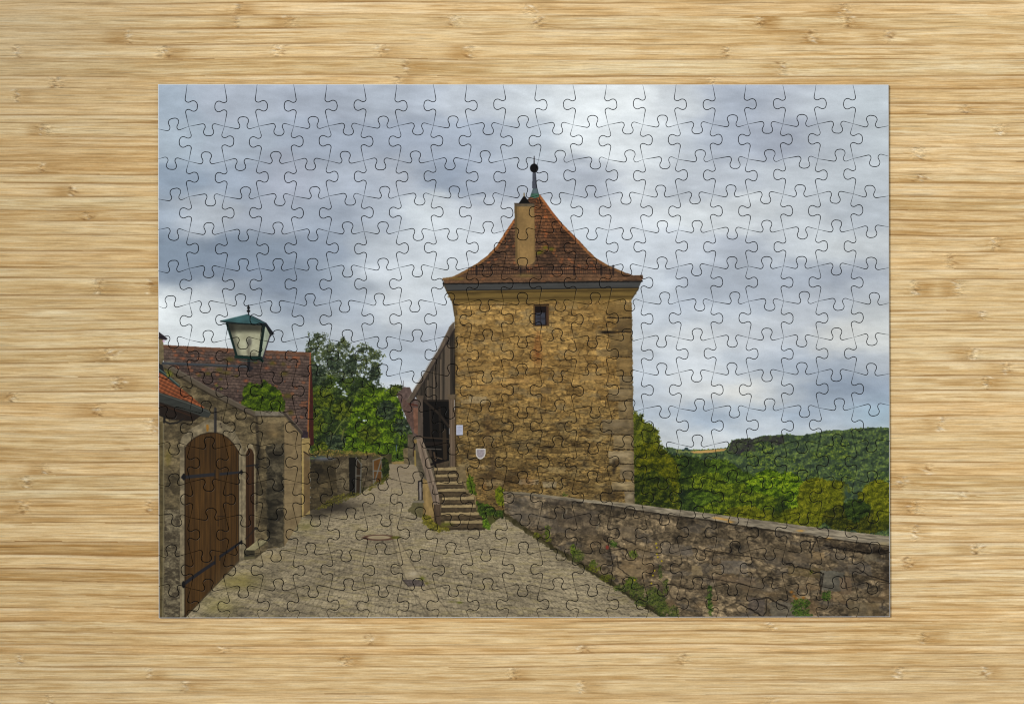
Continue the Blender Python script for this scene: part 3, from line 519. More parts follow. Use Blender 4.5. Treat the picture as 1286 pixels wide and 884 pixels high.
    steps = [(587,545,574,581),(595.2,547,574,585),(604.4,548,581,586),(613.4,550,585,590),(623.8,555,596,599),(633.6,554,598,601),(643,553.6,605,606),(653.4,558.5,608.4,610)]
    for k, (y, xa, xb, xc) in enumerate(steps):
        y2 = steps[k+1][0] if k < 7 else 664
        r, m = poly([(xa,y+1),(xb,y),(xb+.6,y2+1.2),(xa,y2+1.2)], (72,60,42), .5, k, .3, 4, 3); r.mul(1-.3*sst(y2-3, y2, r.Y), m)
        r, m = poly([(xa,y+.4),(xb-1,y-.6),(xb,y+3.4),(xa,y+3.6)], (142,124,88), .5, k+20, .22, 6, 2)
        line([(xa,y+4.2),(xb,y+4)], 1., (44,36,24), .55, rough=.5)
    blob(560,658,8,3,(90,92,30),.9)
    # railing, post and side wall
    poly([(531,600),(541,606),(546,634),(547,660),(536,656),(531,650)], (128,106,66), .5, 5, .28, 4, 8); blob(537,630,4,10,(150,124,78),.5)
    poly([(520,628),(531,628),(532,650),(524,648),(512,642)], (66,62,34), 1.4, 5, .3, 3, 3, .7)
    poly([(522.6,551),(530,549),(534,560),(550.5,619),(553.6,638),(546,640),(541.6,622),(527,572)], (118,102,86), .2, 5, .22, 3, 16); line([(527.4,554),(546,620),(548.6,636)], 1., (62,52,42), .75); line([(531,556),(551,625)], .8, (160,146,124), .5)
    poly([(544.6,633),(553,633),(553.4,658),(548,661),(545.4,656)], (72,58,44), .3, 5, .25, 2, 12); line([(546,634),(546.6,658)], 1., (40,32,24), .8)
    ell(521.6,554,2.,2.6,(128,104,58),.9); line([(520.4,558),(519.4,572)], 1.8, (40,26,20), .9); line([(521,566),(521.6,584)], 2.2, (138,118,62), .85)
    poly([(524.8,603.6),(530.6,602),(531,629),(525.4,630)], (30,26,24), .05); poly([(526.2,605),(529.2,604.4),(529.4,627),(526.8,627.4)], (120,112,104), .05); poly([(519.5,628),(532,627.6),(533,631),(518,631)], (108,100,84), .2)
    # notices on the wall
    poly([(572.8,533.6),(581.2,533.2),(581.6,546.2),(573,546.4)], (172,176,192), .05, 3, .08); line([(573,546.6),(581.6,546.4)], 1., (56,44,30), .8); line([(575,547.5),(576,549)], 1.4, (20,16,14), .8)
    sh = [(597.4,563),(609.8,563),(609.8,569.6),(608.4,573.4),(605.6,575.8),(603.2,576.6),(600.6,575.4),(598.2,572.6),(597.4,569)]
    poly(sh, (196,192,184), .02, 3, .05); poly([(598.5,564),(608.7,564),(608.7,569.4),(607.4,572.6),(605,574.6),(603.1,575.2),(601.2,574.4),(599.3,572),(598.5,568.6)], (146,138,140), .02, 3, .15, 1.5, 1.5)
    for y in (536, 537.8, 539.6, 541.4, 543.2): line([(574.4,y),(580 if y < 543 else 578,y-.1)], .5, (96,98,112), .55)
    for y in (566.6, 568.6, 570.6, 572.4): line([(600.4,y),(606.8,y)], .55, (104,96,98), .5)
    # plants by the steps
    crown([(587,600),(590,596),(594,600),(597,612),(598,622),(590,618),(586,608)], (30,44,10), (62,86,18), (98,124,28), 1.1, .9, .8, 5, 2, .1, 190)
    crown([(598,628),(606,632),(618,634),(622,642),(632,640),(632,650),(620,646),(604,648),(600,640)], (18,30,10), (42,64,18), (74,100,28), 1.1, .9, .9, 5, 2, .05, 191)
    crown([(622,614),(628,610),(633,614),(633,634),(626,634),(622,626)], (40,54,8), (86,104,14), (118,132,24), 1.1, .9, .85, 5, 1.6, 0, 192)
    crown([(607,648),(612,650),(616,658),(614,665),(606,662)], (36,56,14), (70,106,22), (110,146,36), 1., .9, .8, 4, 1.6, .05, 193)
    crown([(532,646),(540,648),(549,658),(562,662),(566,666),(552,668),(540,664),(530,656)], (50,54,12), (86,88,24), (120,120,40), .9, .9, .6, 4, 2, .15, 194)
    line([(601,629.4),(623,630)], 1.6, (88,74,44), .8); blob(608,612,3,8,(136,96,48),.6)
    # ---- parapet wall on the right
    cap_t = [(632,616.6),(660,618),(675,619.6),(731,626.4),(796,632),(835,637.5),(897,645),(950,652),(1015,660.5),(1060,666.5),(1122,673.5)]
    cap_b = [(1122,684.8),(1070,679),(1028,674),(1015,670.5),(975,665),(943,661),(887,651.5),(855,648),(800,639.5),(759,632.6),(731,630),(675,623),(632,620)]
    base = [(835,777),(833,773),(812,760),(782,741),(760,727),(735,712),(712,698),(692.6,687),(676,675),(660,665),(646,655),(634,646)]
    wf = [(632,619)]+cap_t[1:]+[(1122,780),(835,780)]+base
    r = box(wf); m = pmask(r, wf, .5)
    masonry(r, m, 20, 11, (130,113,86), (78,67,50), (44,37,28), 111, U=r.X+.25*r.Y, V=r.Y-.105*(r.X-632), warp=.95, jit=1., mw=.10, mstr=.6, grain=1.0)
    Vv = r.Y-.11*(r.X-632); n1 = fbm(r.X, Vv, 42, 12, 4, 112); n2 = fbm(r.X, Vv, 8, 5, 4, 113); n3 = fbm(r.X, Vv, 2.6, 2, 2, 114)
    r.mul(1+.5*(n1-.5)+.7*(n2-.5)+.65*(n3-.5), m)
    r.put(col((76,72,68)), m*sst(.54, .68, fbm(r.X, Vv, 24, 9, 3, 115))*.35); r.put(col((108,84,54)), m*sst(.55, .7, fbm(r.X, r.Y, 40, 20, 3, 116))*.45*sst(640, 700, Vv))
    r.put(col((34,29,22)), m*sst(.66, .78, fbm(r.X, Vv, 9, 5, 4, 118))*.6)
    r.mul(1-.32*sst(634, 626, Vv)*sst(700, 760, r.X), m)
    r.mul(.94+.0*r.X+.06*sst(1100, 800, r.X), m)
    for (x, y, w, h, c, a) in [(665,650,50,24,(92,84,72),.35),(720,655,60,30,(78,68,56),.35),(790,668,24,16,(116,100,76),.55),(800,690,34,12,(112,94,66),.5),(792,718,38,12,(132,114,84),.55),(797,708,36,10,(124,104,74),.5),(786,728,22,9,(120,102,72),.5),(875,716,14,12,(132,114,82),.6),(922,712,34,18,(104,98,90),.45),(940,738,44,18,(92,80,62),.4),(1012,718,46,13,(98,82,48),.45),(1005,700,60,12,(96,82,62),.5),(1046,729,32,26,(88,86,76),.7),(1062,735,16,22,(108,88,66),.6),(982,768,30,26,(102,96,82),.6),(950,760,22,22,(76,68,62),.6),(1085,765,40,20,(106,92,64),.4),(920,728,60,10,(112,92,70),.35),(1028,697,16,10,(140,116,80),.6),(1050,690,8,5,(176,158,124),.8),(1095,700,20,10,(104,96,78),.5),(1080,715,30,14,(86,80,72),.5),(960,690,60,10,(92,80,62),.4),(850,690,40,14,(86,80,74),.4),(740,700,30,12,(96,84,64),.4)]:
        a2 = .1*w/2; poly([(x-w/2,y-h/2-a2+1),(x+w/2-1,y-h/2+a2),(x+w/2,y+h/2+a2-1),(x-w/2+1.5,y+h/2-a2)], c, 1.6, int(x+y), .35, 7, 4, a)
    for a, w in (([(950,752),(965,750),(978,758),(988,762)], 2.6), ([(930,758),(948,768),(960,775)], 2.), ([(963,752),(962,768),(958,774)], 1.8), ([(985,706),(1000,712),(1003,711)], 2.2), ([(1002,711),(1034,720),(1030,745)], 2.), ([(1030,745),(1030,720)], 1.8), ([(1075,712),(1090,722),(1117,730)], 1.8), ([(782,676),(798,683)], 1.8), ([(758,676),(762,680),(786,690),(792,700)], 1.8), ([(775,698),(776,712),(790,722)], 1.3), ([(780,725),(792,735)], 1.6), ([(800,660),(798,684)], 1.3), ([(1010,679),(1024,680),(1018,692)], 2.), ([(880,690),(905,694),(930,697),(960,702)], 1.4), ([(770,708),(768,720)], 1.4), ([(1035,684),(1060,690),(1090,694),(1117,690)], 3.), ([(1018,680),(1019,700)], 1.6), ([(880,724),(930,732),(945,737)], 1.2), ([(1060,722),(1064,740)], 1.8)): wline(a, w, (28,23,17), .7)
    blob(1068,687,30,6,(26,20,14),.7); blob(1105,692,14,6,(24,18,12),.8); blob(1115,720,5,22,(24,20,16),.7); blob(925,685,10,5,(26,22,16),.8); blob(918,692,3,5,(20,16,12),.9); blob(727,648,26,8,(48,42,36),.5); blob(700,632,20,4,(42,36,30),.7); blob(660,632,24,9,(70,66,60),.4)
    for (x, y, l) in [(752,655,7),(712,640,4),(750,658,6),(707,645,5)]: line([(x,y),(x-1,y+l)], 1.6, (138,128,106), .5)
    # vertical runs of weathering
    vr = fbm(r.X, r.Y, 3, 26, 3, 119); r.mul(1+.35*(vr-.5)*sst(690, 640, r.Y-.1*(r.X-632)), m)
    cp = cap_t+cap_b; r = box(cp); m = pmask(r, cp, .5, 6, 5)
    t = fbm(r.X, r.Y-.115*r.X, 12, 1.8, 4, 121); c = mix3((98,90,76), (166,154,130), np.clip((t-.5)*2.2+.5, 0, 1)); r.put(c, m*.96)
    r.mul(1-.28*sst(740, 660, r.X), m); line([(632,617.6),(675,620.2),(731,627),(797,633)], 1.3, (140,126,98), .7)
    for (x, y) in [(905,651),(912,652),(917,655),(899,650),(1040,676),(1005,666)]: blob(x, y, 5, 1.5, (186,140,66), .9)
    line([(1122,685.6),(1070,680),(1028,675),(943,662),(887,652.6),(855,649),(800,641),(759,634)], 1.6, (30,25,18), .6, rough=.7)
    blob(1110,682,8,2.4,(150,134,96),.8)
    # weeds at the foot of the wall and on it
    line(base[::-1], 5., (44,40,18), .7, 7., .6, 7); line([(834,775),(812,761),(782,742),(735,713)], 3., (30,28,14), .7, 2.)
    for (x, y, rx, ry, q) in [(676,672,7,3,0),(687,668,3,10,1),(688,677,4,3,0),(726,697,8,8,2),(720,690,4,8,1),(745,708,5,4,1),(770,683,6,4,3),(795,695,6,5,1),(793,733,8,9,1),(800,742,10,10,2),(820,748,9,12,2),(827,755,9,14,2),(832,765,8,10,2),(845,768,8,8,2),(891,747,3,14,3),(892,764,3.4,8,3),(1006,757,12,6,3),(1000,765,7,5,3),(1008,771,12,6,3),(1038,747,6,7,3),(1018,718,3,2,0),(745,714,10,3,0),(762,725,10,4,0),(710,622,4,2,3),(782,738,12,4,2),(808,755,12,6,2),(829,718,3,9,2),(836,736,3,9,2)]:
        D, M_, L = [((40,46,12),(70,80,20),(98,108,32)), ((34,48,14),(62,84,22),(92,116,34)), ((26,38,18),(54,70,28),(86,100,42)), ((20,38,12),(42,70,20),(72,104,34))][q]
        crown([(x+rx*math.cos(a), y+ry*math.sin(a)) for a in np.linspace(0, 6.28, 9)[:-1]], D, M_, L, .42, .6, .12, 4, 2.6, .2, int(x*3+y))
    for (x, y) in [(824,682),(825,687),(826,699),(831,704),(820,722),(818,732),(822,716),(797,728),(825,695)]: ell(x, y, 1.1, 1.1, (168,150,24), .9, .4)
    ell(762.6,686.8,2.,2.6,(118,44,34),.9,.3)
    for (x, y) in [(994,743),(1000,751),(1009,750),(997,748)]: blob(x, y, 2.4, 1.8, (140,92,34), 1.)
    crown([(206,462),(214,466),(218,472),(211,473)], (50,56,20), (86,92,34), (120,122,60), .5, .8, .3, 4, 1, .1, 195)
    # overall printing grain and a very slight softness
    g = hsh(np.floor(X*1.9), np.floor(Y*1.9), 909)-.5
    IMG[:] = np.clip(IMG*(1+.05*g)[..., None], 0, 1)
    A = IMG.copy(); B = A.copy()
    B[:, 1:-1] = .25*A[:, :-2]+.5*A[:, 1:-1]+.25*A[:, 2:]; C_ = B.copy(); C_[1:-1] = .25*B[:-2]+.5*B[1:-1]+.25*B[2:]
    IMG[:] = C_

# ================================================================ the bamboo board: a fine sheet whose vertices carry the strip tones
def build_table():
    x0, x1, dx = -330., 1616., 2.0
    ya, yb_, dy = -260., 1144., .95
    xs = np.arange(x0, x1+dx, dx).astype(np.float32); ys = np.arange(ya, yb_+dy, dy).astype(np.float32)
    nx, ny = len(xs), len(ys); X, Y = np.meshgrid(xs, ys)
    rs = np.random.RandomState(5)
    bounds = [-275.]; seq = {0: 11, 11: 25, 25: 34, 34: 50.5, 50.5: 67, 67: 84, 84: 100.5}
    while bounds[-1] < 1165: bounds.append(bounds[-1]+rs.choice([12., 15.5, 16.6, 17.5, 21.])+rs.uniform(-1.6, 1.6))
    bounds = np.array(bounds)
    wav = (fbm(X, Y, 210, 90, 2, 401)-.5)*5.
    Yw = Y+wav
    KN = [(160,37),(205,57),(70,100),(55,170),(52,203),(20,122),(20,70),(297,8),(297,20),(665,5),(675,22),(478,72),(590,57),(570,31),(510,87),(500,101),(912,70),(895,101),(955,35),(1062,8),(1064,21),(1117,45),(1020,55),(983,90),(1213,136),(1257,155),(1155,185),(90,240),(108,271),(187,360),(122,370),(135,452),(147,487),(122,518),(15,501),(190,537),(55,584),(32,603),(28,632),(187,647),(25,828),(187,846),(60,878),(280,812),(232,862),(434,831),(464,797),(643,843),(731,861),(732,810),(858,826),(968,790),(968,880),(1158,220),(1250,302),(1194,320),(1150,352),(1204,368),(1235,401),(1223,450),(1265,466),(1240,485),(1182,532),(1167,584),(1133,612),(1208,625),(1150,640),(1150,672),(1228,690),(1140,705),(1160,807),(1130,840),(1238,852),(365,22),(350,58)]
    for k in range(70):
        x = rs.uniform(-320, 1600); y = rs.uniform(-250, 1130)
        if -30 < x < 1316 and -20 < y < 904: continue
        KN.append((x, y))
    knot = np.zeros_like(X); white = np.zeros_like(X); brown = np.zeros_like(X); blush = np.zeros_like(X); warp = np.zeros_like(X)
    for (kx, ky) in KN:
        b = np.searchsorted(bounds, ky); cy = (bounds[b-1]+bounds[b])/2; hh = (bounds[b]-bounds[b-1])/2
        i0 = max(0, int((kx-70-x0)/dx)); i1 = min(nx, int((kx+70-x0)/dx)); j0 = max(0, int((cy-16-ya)/dy)); j1 = min(ny, int((cy+16-ya)/dy))
        if i1 <= i0 or j1 <= j0: continue
        xx = X[j0:j1, i0:i1]-kx; yy = Yw[j0:j1, i0:i1]-cy
        ins = sst(hh+.5, hh-1.5, np.abs(yy)); w = rs.uniform(4.5, 12)
        knot[j0:j1, i0:i1] = np.maximum(knot[j0:j1, i0:i1], ins*np.exp(-(xx/w)**2)*rs.uniform(.6, 1.))
        for q in range(rs.randint(3, 8)):
            ox, oy = rs.randn()*w*.45, rs.uniform(-.8, .8)*hh; a_, b_ = rs.uniform(1.6, 4.5), rs.uniform(.7, 1.5); sl = rs.uniform(-.5, .5)
            bl = ins*np.exp(-(((xx-ox)/a_)**2+((yy-oy-sl*(xx-ox))/b_)**2))
            tgt = white if rs.rand() < .5 else brown; tgt[j0:j1, i0:i1] = np.maximum(tgt[j0:j1, i0:i1], bl*rs.uniform(.5, 1.))
        sd = rs.choice([-1, 1]); off = xx*sd
        blush[j0:j1, i0:i1] = np.maximum(blush[j0:j1, i0:i1], ins*np.exp(-((off-12)/rs.uniform(9, 22))**2)*rs.uniform(.2, 1.15)*sst(-4, 3, off))
        warp[j0:j1, i0:i1] += ins*np.sign(yy)*np.exp(-(np.abs(xx)/rs.uniform(10, 24)))*rs.uniform(1.5, 4.)*(1-np.abs(yy)/hh)
    Ys = Yw+warp
    idx = np.clip(np.searchsorted(bounds, Yw.ravel()).reshape(Yw.shape), 1, len(bounds)-1)
    d_lo = Yw-bounds[idx-1]; d_hi = bounds[idx]-Yw; de = np.minimum(np.abs(d_lo), np.abs(d_hi))
    tone = rs.uniform(-1, 1, len(bounds)); tone2 = rs.uniform(-1, 1, len(bounds)); hue = rs.uniform(-1, 1, len(bounds))
    # the darker boards seen left of the puzzle
    for yy, v in ((651, -1.5), (684, -3.4), (717, -2.8), (668, .9), (700, .6), (632, -.6), (596, .8)): tone[np.searchsorted(bounds, yy)] = v
    side = sst(480, 820, X); T = tone[idx]*(1-side)+tone2[idx]*side; Hh = hue[idx]
    sd = (idx % 17).astype(np.float32)*311.
    g1 = fbm(X+sd, Ys, 150, 2.6, 4, 411)-.5
    g2 = fbm(X+sd*1.7, Ys, 60, 5.0, 3, 421)-.5
    g3 = fbm(X+sd*2.3, Ys, 36, 1.15, 3, 431)-.5
    ln = sst(.62, .72, fbm(X+sd*1.3, Ys, 110, 2.0, 3, 441))
    ln2 = sst(.66, .78, fbm(X+sd*.7, Ys, 70, 1.3, 2, 451))
    ln3 = sst(.60, .70, fbm(X+sd*.4, Ys, 34, 1.25, 3, 481))*sst(.42, .60, fbm(X, Y, 150, 40, 3, 482))
    hi = sst(.60, .72, fbm(X+sd*.9, Ys, 80, 1.5, 3, 483))
    fine = fbm(X, Ys, 22, .95, 2, 484)-.5
    seam_m = np.clip(fbm(X, Y*0+idx*37., 110, 1, 3, 461)*2.3-.65, 0, 1)
    seam = sst(1.6, .3, de)*seam_m; wide = sst(4.5, 1., de)*np.clip(fbm(X, Y*0+idx*53., 90, 1, 3, 471)*2.4-.95, 0, 1)
    pale = col((233, 211, 168)); mid = col((216, 186, 135)); dark = col((166, 124, 68)); seamc = col((126, 86, 42))
    t = .54+.17*T+g1*.85+g2*.55+g3*.55
    c = np.where(t[..., None] > .5, mid+(pale-mid)*np.clip(t-.5, 0, .7)[..., None]*2., mid+(dark-mid)*np.clip(.5-t, 0, .8)[..., None]*1.25)
    c = c*1.025
    c = c*(1+.018*Hh[..., None]*np.array([1., 0, -1.]))
    c = c+(col((232,214,180))-c)*(hi*.28)[..., None]; c = c*(1+.10*fine)[..., None]
    c = c+(dark-c)*np.clip(ln*.34+ln2*.34+ln3*.22+wide*.26+blush*.42, 0, .95)[..., None]
    c = c+(seamc-c)*np.clip(seam*.62+brown*.75, 0, 1)[..., None]; c = c+(col((242, 230, 206))-c)*(white*.8)[..., None]
    c = c+(col((232, 212, 176))-c)*(sst(2.2, .6, np.abs(d_lo-2.4))*seam_m*.45)[..., None]
    # uneven light put into the colour: duller leftwards, grey sheen at top left
    gl = sst(420, 0, X)[..., None]; c = c*(1-gl*np.array([.085, .085, .095]))
    tl = (sst(330, 0, X)*sst(260, 0, Y))[..., None]; c = c+(col((182, 166, 136))-c)*tl*.35
    bt = sst(760, 900, Y)[..., None]; c = c+(col((196, 172, 132))-c)*bt*.22  # blend towards tan at the bottom
    me = bpy.data.meshes.new("bamboo_tabletop")
    co = np.empty((ny*nx, 3), np.float32); co[:, 0] = (X.ravel()-CX)*U_M; co[:, 1] = -(Y.ravel()-CY)*U_M
    co[:, 2] = (-(seam*.35+ln*.05+blush*.0)+knot*.0).ravel()*U_M*.6
    me.vertices.add(ny*nx); me.vertices.foreach_set("co", co.ravel())
    i = np.arange(nx-1)[None, :]; j = np.arange(ny-1)[:, None]; a = (j*nx+i).ravel()
    q = np.stack([a, a+nx, a+nx+1, a+1], 1).astype(np.int32); nf = len(q)
    me.loops.add(nf*4); me.loops.foreach_set("vertex_index", q.ravel())
    me.polygons.add(nf); me.polygons.foreach_set("loop_start", np.arange(nf, dtype=np.int32)*4)
    try: me.polygons.foreach_set("loop_total", np.full(nf, 4, np.int32))
    except Exception: pass
    me.update(calc_edges=True)
    at = me.color_attributes.new("board_tone", 'FLOAT_COLOR', 'POINT')
    rgba = np.ones((ny*nx, 4), np.float32); rgba[:, :3] = s2l(c).reshape(-1, 3); rgba[:, 3] = 1
    at.data.foreach_set("color", rgba.ravel())
    ak = me.attributes.new("knot", 'FLOAT', 'POINT'); ak.data.foreach_set("value", knot.ravel().astype(np.float32))
    o = bpy.data.objects.new("bamboo_tabletop", me); scn.collection.objects.link(o)
    # material: the strip tones, with fibres and knuckle flecks added by noise nodes
    m, nt, bs = new_mat("bamboo"); N = nt.nodes; Lk = nt.links
    def noise(scale3, detail, rough=.6):
        tc = N.new("ShaderNodeTexCoord"); mp = N.new("ShaderNodeMapping"); mp.inputs["Scale"].default_value = scale3
        n = N.new("ShaderNodeTexNoise"); n.inputs["Scale"].default_value = 1.; n.inputs["Detail"].default_value = detail; n.inputs["Roughness"].default_value = rough
        Lk.new(tc.outputs["Object"], mp.inputs[0]); Lk.new(mp.outputs[0], n.inputs[0]); return n.outputs["Fac"]
    def mrange(src, a, b, c_, d):
        r = N.new("ShaderNodeMapRange"); r.inputs[1].default_value = a; r.inputs[2].default_value = b; r.inputs[3].default_value = c_; r.inputs[4].default_value = d
        Lk.new(src, r.inputs[0]); return r.outputs[0]
    def math_(op, a, b):
        n = N.new("ShaderNodeMath"); n.operation = op
        for k, v in enumerate((a, b)):
            if isinstance(v, (int, float)): n.inputs[k].default_value = v
            else: Lk.new(v, n.inputs[k])
        return n.outputs[0]
    ac = N.new("ShaderNodeAttribute"); ac.attribute_name = "board_tone"
    kn = N.new("ShaderNodeAttribute"); kn.attribute_name = "knot"
    fib = noise((80, 1500, 1), 5, .75); grain = noise((520, 1000, 1), 4, .75); fleck = noise((300, 900, 1), 4, .7)
    f1 = mrange(fib, .28, .72, .84, 1.15); f2 = mrange(grain, .25, .75, .90, 1.09)
    fk = mrange(fleck, .34, .66, -.55, .42); fk = math_('MULTIPLY', fk, kn.outputs["Fac"]); fk = math_('ADD', fk, 1.)
    l1 = mrange(noise((26, 1250, 1), 3, .6), .585, .66, 1., .74); l2 = mrange(noise((13, 900, 1.7), 4, .65), .60, .665, 1., .74); l3 = mrange(noise((24, 1050, 3.1), 4, .7), .57, .66, 1., 1.15)
    tot = math_('MULTIPLY', math_('MULTIPLY', f1, f2), fk); tot = math_('MULTIPLY', tot, math_('MULTIPLY', l1, math_('MULTIPLY', l2, l3)))
    vm = N.new("ShaderNodeVectorMath"); vm.operation = 'SCALE'; Lk.new(ac.outputs["Color"], vm.inputs[0]); Lk.new(tot, vm.inputs["Scale"])
    Lk.new(vm.outputs[0], bs.inputs["Base Color"])
    bp = N.new("ShaderNodeBump"); bp.inputs["Strength"].default_value = .35; bp.inputs["Distance"].default_value = .0002
    hh = math_('ADD', math_('MULTIPLY', fib, 1.), math_('MULTIPLY', math_('MULTIPLY', fleck, kn.outputs["Fac"]), 2.5)); hh = math_('ADD', hh, math_('MULTIPLY', grain, .5))
    Lk.new(hh, bp.inputs["Height"]); Lk.new(bp.outputs[0], bs.inputs["Normal"])
    bs.inputs["Roughness"].default_value = .55; bs.inputs["Specular IOR Level"].default_value = .12
    me.materials.append(m)
    tag(o, "pale bamboo board of narrow glued strips under the jigsaw", "tabletop", kind="structure")
build_table()


# ================================================================ the jigsaw: 21 columns by 15 rows of interlocking pieces
paint()
XS = [237,281.8,325,368.9,412.6,456.6,500.4,544.3,588.4,631.9,676.2,719.7,763.9,807.4,851.3,895.1,939.1,983.3,1027,1071.4]
YS = [159.2,203,247.2,291.7,337.3,381.4,427,470.3,515.4,560.5,605,649.9,694,738.8]
DH = ["UDUDUDUDUDUDUDUDUDUDU", "DUDUDUDUDUDUDUDUDUDUD", "UDUDUDUDUDUDUDUDUDUDU", "DUDUDUUDDUDUDDUUDUDUD", "UDUUUDUDUDUDUDUDUUUDU",
      "UDUDUDUDUDUDUDUDUDUDU", "DUDUDUDUDUDUDUDUDUDUD", "UDUDUDUDUDUDUDUDUDUDU", "DUDUDUDUDUDUDUDUDUDUD", "DUDDDUDUDUDUDUDUDDDUD",
      "UDUDUDDUUDUDUUDDUDUDU", "DUDUDUDUDUDUDUDUDUDUD", "UDUDUDUDUDUDUDUDUDUDU", "DUDUDUDUDUDUDUDUDUDUD"]
CH = [(218.3, 0), (215.0, 6.9), (220.2, -4.0), (218, 0), (217.6, 0), (214.2, 6.9), (217.7, 0), (217.5, .3), (214.8, 6.4), (218.4, .3), (218.2, .6), (221.4, -1), (215.2, 7), (218, .9)]
DV = ["RLRLRLRLRLRLRLRLRLRL", "LRLRLRLRLRLRLRLRLRLR", "RLRLRLRLRLRLRLRLRLRL", "LRLRLRLRLRLRLRLRLRLR", "RLRLRLRLRLRLRLRLRLRL",
      "LRLLLLLRRRLLLRRRRRLR", "LLLRLRLLLRLRRRLRLRRR", "RLLLRLLLRRLLRRRLRRRL", "LLLRLRLLLRLRRRLRLRRR", "LRLLLLLRRRLLLRRRRRLR",
      "RLRLRLRLRLRLRLRLRLRL", "LRLRLRLRLRLRLRLRLRLR", "RLRLRLRLRLRLRLRLRLRL", "LRLRLRLRLRLRLRLRLRLR", "RLRLRLRLRLRLRLRLRLRL"]
XL = lambda y: 198.3+(y-106)/670*1.0
XR = lambda y: 1116.2+(y-106)/669*1.8
YT = lambda x: 106.0+(x-198)/918*.5
YB = lambda x: 775.9-(x-199)/919*1.4
def crossing(i, j):
    """Corner shared by pieces: i = 0..21 across, j = 0..15 down."""
    bx = None if i in (0, 21) else XS[i-1]; by = None if j in (0, 15) else YS[j-1]
    x = bx if bx is not None else (XL(by or 106) if i == 0 else XR(by or 106))
    if j == 0: y = YT(x)
    elif j == 15: y = YB(x)
    else: y = by-.0041*(x-237)
    if i == 0: x = XL(y)
    elif i == 21: x = XR(y)
    else: x = bx+.0042*(y-159)
    return [x, y]
KNOB = [(-8.6,-3.15),(-7.0,-3.1),(-5.5,-2.3),(-4.6,-.6),(-4.5,1.2),(-5.2,3.1),(-6.2,5.1),(-6.5,7.3),(-5.8,9.4),(-4.1,11.0),(-2.0,11.7),(0,11.8)]
KNOB = KNOB+[(-a, b) for a, b in KNOB[-2::-1]]
def smooth(P, n=3):
    P = np.array(P); out = []
    for k in range(len(P)-1):
        p0 = P[max(k-1, 0)]; p1 = P[k]; p2 = P[k+1]; p3 = P[min(k+2, len(P)-1)]
        for t in np.arange(n)/n:
            out.append(.5*((2*p1)+(-p0+p2)*t+(2*p0-5*p1+4*p2-p3)*t*t+(-p0+3*p1-3*p2+p3)*t**3))
    out.append(P[-1]); return np.array(out)
rk = np.random.RandomState(21)
def seam_curve(A, B, c, sgn, horiz):
    """Polyline from A to B with one knob centred at coordinate c; sgn +1 = knob up / right."""
    f = 1+rk.uniform(-.03, .03); sk = rk.uniform(-.5, .5)
    mid = smooth([(a*f+sk*max(0, b)/11., b*(1+rk.uniform(-.015, .015))) for a, b in KNOB])
    ax = 0 if horiz else 1
    base = lambda s: A[1-ax]+(B[1-ax]-A[1-ax])*(s-A[ax])/(B[ax]-A[ax])
    pts = []
    for (s, h) in mid:
        q = [0, 0]; q[ax] = c+s; q[1-ax] = base(c+s)+(-sgn*h if horiz else sgn*h); pts.append(q)
    first, last = pts[0], pts[-1]
    lead = [[A[0]+(first[0]-A[0])*t, A[1]+(first[1]-A[1])*t] for t in (0, .35, .7)]
    tail = [[last[0]+(B[0]-last[0])*t, last[1]+(B[1]-last[1])*t] for t in (.3, .65, 1)]
    return np.array(lead+pts+tail)
C0 = {(i, j): crossing(i, j) for i in range(22) for j in range(16)}
for j in range(1, 15):                                   # seams meet the border level with their shoulders
    C0[(0, j)][1] += 3.0*(1 if DH[j-1][0] == 'U' else -1); C0[(21, j)][1] += 2.8*(1 if DH[j-1][20] == 'U' else -1)
for i in range(1, 21):
    C0[(i, 0)][0] += -1.6 if DV[0][i-1] == 'R' else .2; C0[(i, 15)][0] += -1.8 if DV[14][i-1] == 'R' else 1.8
HS, VS = {}, {}
for j in range(16):
    for i in range(21):
        A, B = C0[(i, j)], C0[(i+1, j)]
        if j in (0, 15): HS[(i, j)] = np.array([[A[0]+(B[0]-A[0])*t, A[1]+(B[1]-A[1])*t] for t in np.linspace(0, 1, 9)])
        else:
            c0, late = CH[j-1]; c = c0+43.84*i+(late*(1 if i >= 11 else .5 if i == 10 else 0) if abs(late) > 2 else late*i/20.)+rk.uniform(-.5, .5)
            if abs(late) > 2 and i >= 11: c -= .0*i
            HS[(i, j)] = seam_curve(A, B, c, 1 if DH[j-1][i] == 'U' else -1, True)
for i in range(22):
    for j in range(15):
        A, B = C0[(i, j)], C0[(i, j+1)]
        if i in (0, 21): VS[(i, j)] = np.array([[A[0]+(B[0]-A[0])*t, A[1]+(B[1]-A[1])*t] for t in np.linspace(0, 1, 9)])
        else:
            r_ = DV[j][i-1] == 'R'; c = 133.6+44.83*j-.0041*(A[0]-237)+rk.uniform(-.7, .7)
            VS[(i, j)] = seam_curve(A, B, c, 1 if r_ else -1, False)

